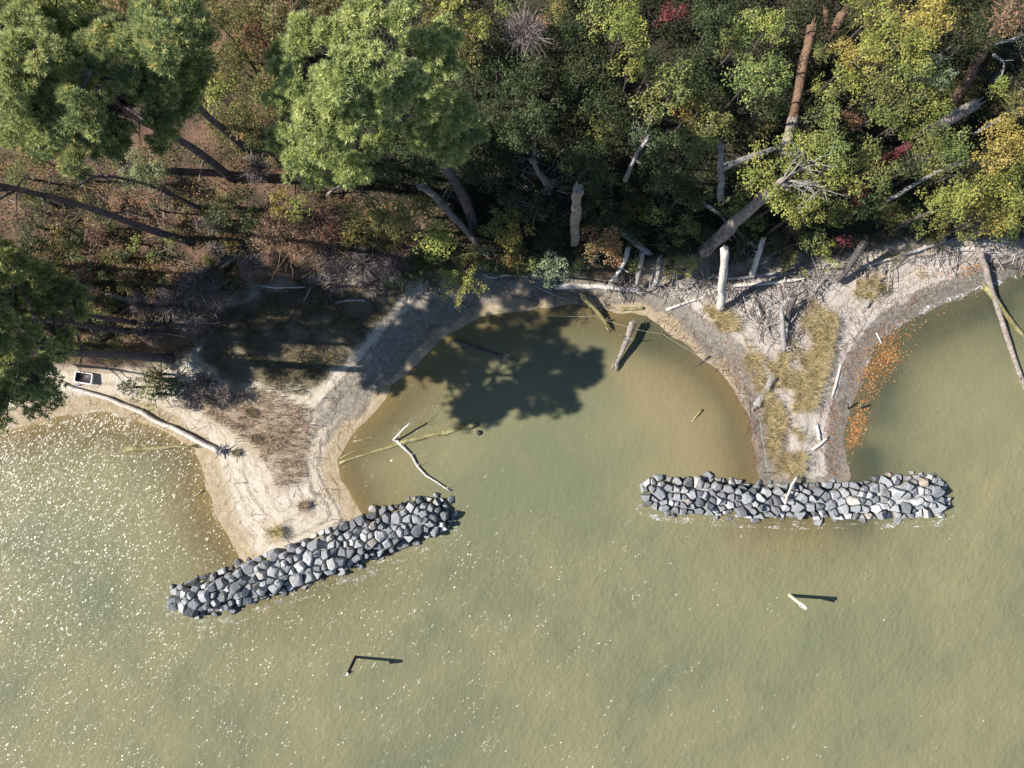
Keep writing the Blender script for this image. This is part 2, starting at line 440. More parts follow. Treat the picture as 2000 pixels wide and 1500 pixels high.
def ground_mat():
    m, nt = newmat('ground_cover'); g = G(nt)
    pos = g.pos()
    A = lambda k: g.attr(k).outputs['Fac']
    nf = g.noise(pos, 9, 6, 0.7); nm = g.noise(pos, 1.6, 6, 0.65); nl = g.noise(pos, 0.35, 4, 0.6)
    nx = g.noise(pos, 26, 3, 0.7)
    sand = g.mix(A('pink'), g.ramp(nm, [(0.3, (.52, .44, .325)), (0.55, (.65, .58, .475)), (.75, (.72, .665, .58))]),
                 g.ramp(nm, [(0.3, (.42, .37, .33)), (0.55, (.58, .53, .48)), (.8, (.68, .63, .58))]))
    # wrack lines that follow the shore
    sh = A('shore')
    wv = g.math('SINE', g.math('MULTIPLY', g.math('ADD', sh, g.math('ADD', g.math('MULTIPLY', nl, 2.2), g.math('MULTIPLY', nm, 0.5))), 7.0))
    line = g.math('MULTIPLY', g.ramp(wv, [(0.55, 0.0), (0.95, 1.0)]), g.ramp(nm, [(0.38, 0.0), (0.52, 0.9)]))
    sand = g.mix(g.math('MULTIPLY', line, 0.6), sand, (.30, .235, .16))
    speck = g.math('MULTIPLY', g.ramp(nf, [(0.56, 0.0), (0.66, 0.7)]), g.math('ADD', 0.45, g.math('MULTIPLY', A('pink'), 0.55)))
    sand = g.mix(speck, sand, (.30, .23, .165))
    wetc = g.mix(A('pink'), g.ramp(nm, [(0.35, (.36, .275, .165)), (0.65, (.52, .425, .29))]), g.ramp(nm, [(0.35, (.10, .092, .085)), (0.65, (.19, .175, .16))]))
    wf = g.ramp(g.math('ADD', A('wet'), g.math('MULTIPLY', g.math('SUBTRACT', nm, 0.5), 1.1)), [(0.25, 0.0), (0.75, 0.95)])
    sub = g.ramp(sh, [(0.0, 1.0), (0.02, 0.0)])
    bed = g.mix(A('bedr'), g.ramp(nl, [(0.35, (.36, .235, .075)), (0.5, (.42, .285, .10)), (.62, (.20, .17, .06))]), g.ramp(nl, [(0.35, (.13, .10, .055)), (0.55, (.22, .17, .09)), (.65, (.15, .13, .07))]))
    col = g.mix(wf, sand, wetc)
    col = g.mix(sub, col, bed)
    br = g.math('ADD', g.math('MULTIPLY', g.math('SUBTRACT', nf, 0.5), 0.9), g.math('ADD', g.math('MULTIPLY', g.math('SUBTRACT', nm, 0.5), 0.9), g.math('MULTIPLY', wv, 0.16)))
    tro = g.math('MULTIPLY', g.ramp(g.math('ADD', A('trough'), br), [(0.36, 0.0), (0.56, 1.0)]), g.ramp(A('trough'), [(0.02, 0.0), (0.3, 0.8)]))
    col = g.mix(tro, col, g.ramp(g.noise(g.scl(pos, (2, 2, 2)), 2.0, 5, 0.7), [(0.28, (.12, .108, .095)), (0.5, (.22, .198, .17)), (.7, (.40, .355, .295))]))
    dryc = g.ramp(nf, [(0.3, (.22, .15, .10)), (0.5, (.42, .32, .22)), (0.7, (.60, .52, .42))])
    col = g.mix(g.math('MULTIPLY', A('dry'), 0.75), col, dryc)
    marc = g.ramp(nf, [(0.3, (.08, .065, .04)), (0.55, (.20, .165, .10)), (0.75, (.36, .31, .22))])
    mk = g.ramp(g.math('ADD', A('marsh'), g.math('MULTIPLY', g.math('SUBTRACT', nf, 0.5), 1.2)), [(0.35, 0.0), (0.65, 0.9)])
    col = g.mix(g.math('MULTIPLY', mk, g.ramp(A('marsh'), [(0.02, 0.0), (0.25, 1.0)])), col, marc)
    lit = g.ramp(nf, [(0.25, (.07, .045, .035)), (0.5, (.21, .125, .085)), (0.72, (.38, .25, .18))])
    soil = g.ramp(nf, [(0.3, (.03, .027, .02)), (0.7, (.09, .078, .05))])
    lit = g.mix(g.ramp(nl, [(0.42, 0.0), (0.58, 0.85)]), lit, soil)
    lit = g.mix(A('humus_shade'), lit, soil)  # dark woodland soil, its colour deepened to stand in for forest shade
    col = g.mix(A('forest'), col, lit)
    h = g.math('ADD', g.math('MULTIPLY', nm, 1.5), g.math('ADD', nf, g.math('MULTIPLY', nx, 0.6)))
    h = g.math('MULTIPLY', h, g.math('SUBTRACT', 1.0, g.math('MULTIPLY', sub, 0.85)))
    rg = g.ramp(A('wet'), [(0, 0.95), (1, 0.55)])
    g.out(g.principled(col, rg, g.bump(h, 0.85, 0.14), 0.2))
    return m
ground = sheet('ground', ground_mat(), axis(-44, 44, 0.22), axis(-16, 38, 0.22), lambda X, Y: ground_attrs(X, Y))
tag(ground, kind='structure')

# ------------------------------------------------------------------ water
def water_attrs(X, Y):
    Z, d, b = height(X, Y)
    dep = np.clip(-Z, 0, 5)
    op = 1 - np.exp(-dep * 6.0)
    op = np.clip(op, 0.5, 0.985)
    right = sstep(-6, 8, X)
    # sheltered water behind the breakwaters and deep in the coves is calmer
    calm = sstep(-6, 4, sdist([(620, 1010), (900, 1000), (1250, 960), (1480, 930), (1440, 600), (800, 560), (640, 800)], X, Y)) * 0.72
    calm = np.maximum(calm, sstep(-4, 4, sdist([(1640, 930), (1870, 940), (2100, 800), (2100, 480), (1650, 600)], X, Y)) * 0.6)
    calm = np.maximum(calm, sstep(-8, 4, sdist([(-400, 780), (260, 800), (420, 1000), (330, 1130), (60, 1150), (-400, 1100)], X, Y)) * 0.18)
    nz = fbm(X * .25, Y * .25, 44)
    wx, wy = X + 5 * (fbm(X * .2, Y * .2, 51) - .5), Y + 5 * (fbm(X * .2, Y * .2, 57) - .5)
    def blob(px, py, r): return np.exp(-(((wx - (px - 1000) * S) ** 2 + (wy - (750 - py) * S) ** 2) / (r * S) ** 2))
    tan_ = np.clip(blob(1350, 830, 100) + .8 * blob(1270, 740, 60) + .6 * blob(1420, 880, 60) + .7 * blob(720, 940, 60) + .5 * blob(1850, 720, 130) + .45 * blob(1700, 1060, 120) + .4 * blob(1450, 1060, 90), 0, 1)
    teal = np.clip(blob(1090, 900, 130) + .7 * blob(1000, 1010, 110) + .6 * blob(1150, 700, 90) + .5 * blob(1400, 1180, 120) + .5 * blob(1650, 1250, 150) + .4 * blob(150, 1080, 110), 0, 1)
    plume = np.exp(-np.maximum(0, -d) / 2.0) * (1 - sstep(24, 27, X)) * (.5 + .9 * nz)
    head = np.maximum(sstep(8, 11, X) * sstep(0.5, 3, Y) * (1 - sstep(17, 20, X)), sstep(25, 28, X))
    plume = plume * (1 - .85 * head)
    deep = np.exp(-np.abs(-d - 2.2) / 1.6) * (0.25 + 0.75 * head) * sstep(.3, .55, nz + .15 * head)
    return np.zeros_like(X), dict(opac=op, calm=calm, plume=plume, green=deep, tan=tan_, teal=teal)

def water_mat():
    m, nt = newmat('turbid_water'); g = G(nt)
    pos = g.pos()
    A = lambda k: g.attr(k).outputs['Fac']
    rot = math.radians(-58)
    n_big = g.noise(pos, 0.075, 4, 0.55)
    n_med = g.noise(g.scl(pos, (0.16, 0.24, 1), math.radians(-50)), 1.0, 4, 0.55)
    n_str = g.noise(g.scl(pos, (0.30, 1.1, 1), rot), 1.0, 3, 0.5)
    col = g.ramp(g.math('ADD', g.math('MULTIPLY', n_big, 0.55), g.math('MULTIPLY', n_med, 0.45)),
                 [(0.36, (.140, .150, .092)), (0.48, (.182, .178, .102)), (0.57, (.206, .194, .108)), (.68, (.240, .214, .120))])
    col = g.mix(0.05, col, g.ramp(n_str, [(0.3, 0.5), (0.7, 1.5)]), 'MULTIPLY')
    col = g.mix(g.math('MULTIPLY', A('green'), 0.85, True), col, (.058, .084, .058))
    col = g.mix(g.math('MULTIPLY', A('plume'), 0.85, True), col, (.36, .25, .095))
    col = g.mix(g.math('MULTIPLY', A('teal'), 0.55), col, (.125, .150, .088))
    col = g.mix(g.math('MULTIPLY', A('tan'), 0.8), col, (.262, .214, .114))
    # waves: long swell, wind chop, fine ripple
    amp = g.math('SUBTRACT', 1.0, A('calm'))
    w1 = g.noise(g.scl(pos, (0.20, 0.62, 1), rot), 1.0, 2, 0.5)
    w2 = g.noise(g.scl(pos, (0.50, 1.9, 1), math.radians(-50)), 1.0, 3, 0.6)
    w3 = g.noise(g.scl(pos, (3.0, 5.2, 1), math.radians(-62)), 1.0, 3, 0.6)
    hsum = g.math('ADD', g.math('MULTIPLY', w1, 0.55), g.math('ADD', g.math('MULTIPLY', w2, 0.26), g.math('MULTIPLY', w3, 0.115)))
    hsum = g.math('MULTIPLY', hsum, g.math('MULTIPLY_ADD', amp, 0.8)) if False else g.math('MULTIPLY', hsum, g.math('ADD', g.math('MULTIPLY', amp, 0.8), 0.2))
    # wavelet facets: every ripple face keeps one slope, steeper along the crests
    vo = g.n('ShaderNodeTexVoronoi'); vo.inputs['Scale'].default_value = 1.0; g.l(g.scl(pos, (7.5, 17.0, 1), math.radians(-50)), vo.inputs['Vector'])
    sc = g.n('ShaderNodeSeparateColor'); g.l(vo.outputs['Color'], sc.inputs[0])
    R_, G_, B_ = sc.outputs[0], sc.outputs[1], sc.outputs[2]
    env = g.ramp(g.math('ADD', g.math('MULTIPLY', w1, 0.35), g.math('MULTIPLY', w2, 0.65)), [(0.43, 0.20), (0.50, 0.32), (0.57, 0.62), (0.65, 1.15)])
    env = g.math('MULTIPLY', env, g.math('ADD', g.math('MULTIPLY', amp, 0.72), 0.28))
    sx = g.math('MULTIPLY', g.math('SUBTRACT', g.math('ADD', R_, G_), 1.0), env)
    sy = g.math('MULTIPLY', g.math('SUBTRACT', g.math('ADD', B_, g.math('MULTIPLY', g.math('SUBTRACT', R_, G_), 0.5)), 0.5), env)
    cx = g.n('ShaderNodeCombineXYZ'); g.l(sx, cx.inputs[0]); g.l(sy, cx.inputs[1]); cx.inputs[2].default_value = 1.0
    vn = g.n('ShaderNodeVectorMath'); vn.operation = 'NORMALIZE'; g.l(cx.outputs[0], vn.inputs[0]); nrm = vn.outputs[0]
    iso = g.math('ADD', g.math('MULTIPLY', g.noise(g.scl(pos, (1.9, 2.9, 1), math.radians(-65)), 1.0, 3, 0.6), 0.16), g.math('MULTIPLY', g.noise(pos, 0.8, 2, 0.5), 0.22))
    soft = g.bump(g.math('MULTIPLY', iso, g.math('ADD', g.math('MULTIPLY', amp, 0.75), 0.25)), 0.45, 0.9)
    df = g.n('ShaderNodeBsdfDiffuse'); g.l(col, df.inputs[0]); g.l(soft, df.inputs['Normal'])
    tr = g.n('ShaderNodeBsdfTransparent'); tr.inputs[0].default_value = (.93, .92, .84, 1)
    base = g.n('ShaderNodeMixShader'); g.l(A('opac'), base.inputs[0]); g.l(tr.outputs[0], base.inputs[1]); g.l(df.outputs[0], base.inputs[2])
    gl = g.n('ShaderNodeBsdfGlossy'); gl.inputs['Roughness'].default_value = 0.31; g.l(nrm, gl.inputs['Normal'])
    fr = g.n('ShaderNodeFresnel'); fr.inputs['IOR'].default_value = 1.333
    fin = g.n('ShaderNodeMixShader'); g.l(fr.outputs[0], fin.inputs[0]); g.l(base.outputs[0], fin.inputs[1]); g.l(gl.outputs[0], fin.inputs[2])
    g.out(fin.outputs[0])
    return m
water = sheet('water', water_mat(), axis(-44, 44, 0.25), axis(-32, 12, 0.25), water_attrs)
tag(water, kind='structure')

# ------------------------------------------------------------------ breakwaters
def clip_half(poly, nx, ny, c):
    out = []
    for i in range(len(poly)):
        a = poly[i]; b = poly[(i + 1) % len(poly)]
        da = a[0] * nx + a[1] * ny - c; db = b[0] * nx + b[1] * ny - c
        if da <= 0: out.append(a)
        if (da < 0 < db) or (db < 0 < da):
            t = da / (da - db); out.append((a[0] + t * (b[0] - a[0]), a[1] + t * (b[1] - a[1])))
    return out

import bmesh
def stone_mesh(poly, top, thick, r):
    """a quarried block: convex hull of an irregular plan, tilted top facets and a tapered foot"""
    cx = sum(p[0] for p in poly) / len(poly); cy = sum(p[1] for p in poly) / len(poly)
    bm = bmesh.new()
    tx, ty = r.normal(0, 0.24, 2)
    for (x, y) in poly:
        dx, dy = x - cx, y - cy
        for k, f, dz in ((0, 0.55, -thick), (1, r.uniform(.93, 1.0), -thick * r.uniform(.38, .6)), (2, r.uniform(.80, .97), -0.10 * r.uniform(.5, 2.0)), (3, r.uniform(.5, .82), 0.02 + r.uniform(0, .07))):
            bm.verts.new((dx * f, dy * f, top + dz + (tx * dx + ty * dy) * (1 if k > 1 else 0.3)))
    bmesh.ops.convex_hull(bm, input=bm.verts)
    loose = [v for v in bm.verts if not v.link_faces]
    bmesh.ops.delete(bm, geom=loose, context='VERTS')
    me = bpy.data.meshes.new('stone'); bm.to_mesh(me); bm.free()
    me.materials.append(M_ROCK)
    return me, (cx, cy)

def breakwater(name, poly, label, dmin, seed, crest=1.25):
    r = np.random.default_rng(seed)
    c = np.mean(np.array(poly, float), 0)
    root = empty(name, P(c[0], c[1], 0)); tag(root, label, 'breakwater')
    big = [(c[0] + (p[0] - c[0]) * 1.0, p[1]) for p in poly]
    cand = inpoly(big, 9000, r); pts = []; rad = []
    for q in cand:
        dm = dmin * r.choice([.62, .85, 1.1, 1.4], p=[.3, .36, .26, .08]) * r.uniform(.9, 1.1)
        if all((q[0] - p[0]) ** 2 + (q[1] - p[1]) ** 2 > ((dm + w) / 2) ** 2 for p, w in zip(pts, rad)):
            pts.append(q); rad.append(dm)
    pts = np.array(pts)
    W = np.stack([(pts[:, 0] - 1000) * S, (750 - pts[:, 1]) * S], 1)
    ed = sdist(poly, W[:, 0], W[:, 1]); c_in = ((c[0] - 1000) * S, (750 - c[1]) * S)
    for i, p in enumerate(W):
        R = rad[i] * S * 1.12
        k = int(r.integers(5, 8))
        ph = r.uniform(0, 6.28); sx, sy = r.uniform(.9, 1.25), r.uniform(.85, 1.1)
        cell = [(p[0] + R * sx * math.cos(ph + a * 2 * math.pi / k), p[1] + R * sy * math.sin(ph + a * 2 * math.pi / k)) for a in range(k)]
        for j, q in enumerate(W):
            if j == i: continue
            nx, ny = q - p; L = math.hypot(nx, ny)
            if L > 3.0: continue
            nx /= L; ny /= L
            t = rad[i] / (rad[i] + rad[j])
            cell = clip_half(cell, nx, ny, p[0] * nx + p[1] * ny + L * t - r.uniform(.015, .05))
        pw = [((a_ - 1000) * S, (750 - b_) * S) for a_, b_ in poly]
        for a_, b_ in zip(pw, pw[1:] + pw[:1]):
            ex, ey = b_[0] - a_[0], b_[1] - a_[1]; L = math.hypot(ex, ey); nx, ny = ey / L, -ex / L
            if (c_in[0] - a_[0]) * nx + (c_in[1] - a_[1]) * ny > 0: nx, ny = -nx, -ny
            t = ((p[0] - a_[0]) * ex + (p[1] - a_[1]) * ey) / (L * L)
            if -.3 < t < 1.3 and abs((p[0] - a_[0]) * nx + (p[1] - a_[1]) * ny) < 1.2:
                cell = clip_half(cell, nx, ny, a_[0] * nx + a_[1] * ny + r.uniform(-.05, .16))
        if len(cell) < 3: continue
        top = 0.12 + crest * sstep(-0.1, 1.1, ed[i]) ** 0.8 * .9 + r.uniform(-.2, .2)
        me, cc = stone_mesh(cell, top, 1.0 + 0.3 * r.random(), r)
        o = bpy.data.objects.new('stone', me); COL.objects.link(o); o.parent = root
        o.location = (cc[0] - root.location.x, cc[1] - root.location.y, 0)
    # low outer toe stones, awash
    per = np.array(poly, float); m = len(per)
    for i in range(m):
        a, b = per[i], per[(i + 1) % m]; L = np.linalg.norm(b - a)
        for t in np.arange(0.3, max(L / 24, 0.9), 1.0):
            if r.random() < 0.30: continue
            q = a + (b - a) * min(1, (t + r.uniform(-.3, .3)) * 24 / L)
            nrm = np.array([-(b - a)[1], (b - a)[0]]) / L
            s_ = -1 if sdist(poly, (q + nrm * 5)[0] * S - 40, 30 - (q + nrm * 5)[1] * S) > 0 else 1
            q = q + nrm * s_ * r.uniform(-2, 5)
            p = ((q[0] - 1000) * S, (750 - q[1]) * S)
            g_ = hz(*p)
            if g_ > 0.1: continue
            R = r.uniform(.22, .48)
            k = 7; ph = r.uniform(0, 6)
            cell = [(p[0] + R * r.uniform(.75, 1.2) * math.cos(ph + a_ * 6.283 / k), p[1] + R * r.uniform(.75, 1.2) * math.sin(ph + a_ * 6.283 / k)) for a_ in range(k)]
            me, cc = stone_mesh(cell, r.uniform(-.12, .2), max(0.7, .3 - g_), r)
            o = bpy.data.objects.new('stone', me); COL.objects.link(o); o.parent = root
            o.location = (cc[0] - root.location.x, cc[1] - root.location.y, 0)
    # rubble core under the armour
    mb = MB()
    n = 26; prof = []
    xs = np.arange(min(p[0] for p in poly), max(p[0] for p in poly) + 1, 6); ys = np.arange(min(p[1] for p in poly), max(p[1] for p in poly) + 1, 6)
    X, Y = np.meshgrid((xs - 1000) * S, (750 - ys) * S)
    e = sdist(poly, X, Y)
    Z = -1.0 + (crest + 0.55) * sstep(-0.1, 1.2, e) + 0.2 * (fbm(X * 3, Y * 3, 2) - .5)
    idx = np.arange(X.size).reshape(X.shape)
    q = np.stack([idx[:-1, :-1], idx[1:, :-1], idx[1:, 1:], idx[:-1, 1:]], -1).reshape(-1, 4)
    keep = (e.ravel()[q] > -0.35).all(1)
    mb.add(np.stack([X, Y, Z], -1).reshape(-1, 3), q[keep])
    mb.build('rubble_core', M_ROCK, root)
    return root

BW_A = [(335, 1152), (380, 1128), (430, 1112), (520, 1080), (640, 1032), (700, 1008), (770, 986), (820, 967), (862, 974), (886, 1004), (880, 1028), (800, 1066), (700, 1104), (600, 1138), (480, 1180), (395, 1202), (338, 1186)]
BW_B = [(1252, 948), (1278, 928), (1330, 930), (1450, 936), (1500, 945), (1650, 940), (1720, 928), (1810, 926), (1838, 942), (1850, 975), (1838, 1002), (1780, 1012), (1600, 1012), (1450, 1008), (1290, 1000), (1256, 978)]
breakwater('stone_breakwater', BW_A, 'slanting grey stone breakwater at the foot of the golden sand spit', 16.5, 4, 1.35)
breakwater('stone_breakwater', BW_B, 'straight grey stone breakwater closing the grassy driftwood spit', 16.5, 8, 1.15)

# ------------------------------------------------------------------ logs, snags, sticks
def bez(points, n):
    p = np.array(points, float)
    if len(p) == 2: p = np.array([p[0], (p[0] + p[1]) / 2, p[1]])
    t = np.linspace(0, len(p) - 1, n); out = []
    for tt in t:
        i = min(int(tt), len(p) - 2); f = tt - i
        p0 = p[max(i - 1, 0)]; p1 = p[i]; p2 = p[i + 1]; p3 = p[min(i + 2, len(p) - 1)]
        out.append(0.5 * ((2 * p1) + (-p0 + p2) * f + (2 * p0 - 5 * p1 + 4 * p2 - p3) * f * f + (-p0 + 3 * p1 - 3 * p2 + p3) * f ** 3))
    return np.array(out)

def branch(mb, p, d, L, r, depth, rr, sides=5, spread=0.7, droop=0.0, rnd=0.5):
    n = 4; pts = [np.array(p, float)]; d = np.array(d, float); d /= np.linalg.norm(d) + 1e-9
    for i in range(n):
        d = d + rr.normal(0, 0.16, 3); d[2] -= droop; d /= np.linalg.norm(d)
        pts.append(pts[-1] + d * L / n)
    mb.tube(pts, np.linspace(r, r * 0.35, n + 1), sides, True, rnd)
    if depth > 0:
        for k in range(rr.integers(2, 5)):
            i = rr.integers(1, n + 1)
            dd = d + rr.normal(0, spread, 3); 
            branch(mb, pts[i], dd, L * rr.uniform(.35, .65), r * 0.45, depth - 1, rr, max(3, sides - 1), spread, droop, rnd)

def log(name, pts, w, label, cat, mat='grey', taper=0.75, zs=None, lift=0.0, stubs=0, roots=0, crown=0, group=None, parent_seed=None, sides=11, bend=0.06):
    """pts: photo pixels along the log. w: width in pixels. zs: heights of the points (None: resting on the ground or at the water)"""
    rr = np.random.default_rng(abs(hash_(label + str(pts[0]))) % 100000)
    r = w * S * 0.5
    W = []
    for i, (px, py) in enumerate(pts):
        if zs is not None and zs[i] is not None: W.append(P(px, py, zs[i]))
        else:
            g_ = ground_at(px, py); z = max(g_.z, -0.12) + r * 0.55 + lift
            W.append(P(px, py, z))
    n = max(6, int(sum((W[i + 1] - W[i]).length for i in range(len(W) - 1)) / 0.7))
    path = bez([tuple(a) for a in W], min(n, 26))
    L = np.linalg.norm(path[-1] - path[0])
    path[1:-1] += rr.normal(0, bend * min(L, 6) * 0.12, (len(path) - 2, 3)) * np.array([1, 1, .5])
    rad = np.linspace(r, r * taper, len(path)) * (1 + 0.05 * rr.standard_normal(len(path)))
    root = empty(name, path[0]); tag(root, label, cat, group)
    mb = MB(); mb.tube(path, rad, sides, True, 0.5, 0.09)
    tan = (path[-1] - path[0]) / L
    for e, sg in ((path[-1], 1), (path[0], -1)):
        if w > 7:
            for k in range(5):
                o_ = rr.normal(0, r * .38, 3); o_ -= tan * o_.dot(tan)
                mb.tube([e + o_ - tan * sg * r, e + o_ * 1.05 + tan * sg * r * rr.uniform(.5, 2.0)], [r * .32, r * .06], 5)
    mb.build('trunk', WOOD[mat], root, True)
    side = np.cross(tan, (0, 0, 1)); side /= np.linalg.norm(side) + 1e-9
    for k in range(stubs):
        i = rr.integers(2, len(path) - 1); d = side * rr.choice([-1, 1]) * rr.uniform(.5, 1) + tan * rr.uniform(-.1, .6) + np.array([0, 0, rr.uniform(0, .7)])
        b = MB(); branch(b, path[i], d, rr.uniform(.5, 1.3) * (0.5 + r), r * rr.uniform(.15, .28), 0, rr, 6); b.build('branch_stub', WOOD[mat], root, True)
    if roots:
        b = MB()
        for k in range(roots):
            a = rr.uniform(0, 6.28); d = tan * -rr.uniform(.1, .6) + side * math.cos(a) + np.array([0, 0, 1]) * math.sin(a) * .8
            branch(b, path[0], d, rr.uniform(.3, .8), r * rr.uniform(.25, .5), 1, rr, 5)
        b.build('root_plate', WOOD['grey' if mat == 'pale' else mat], root, True)
    if crown:
        b = MB()
        for k in range(crown):
            d = tan * rr.uniform(.5, 1.2) + side * rr.normal(0, .6) + np.array([0, 0, rr.normal(.1, .35)])
            i = len(path) - 1 - rr.integers(0, 3)
            branch(b, path[i], d, rr.uniform(1.1, 2.9), r * taper * .22, 2, rr, 5)
        b.build('bare_branches', WOOD['grey'], root, True)
    return root

def hash_(s_):
    h_ = 7
    for ch in s_: h_ = (h_ * 131 + ord(ch)) % 1000003
    return h_

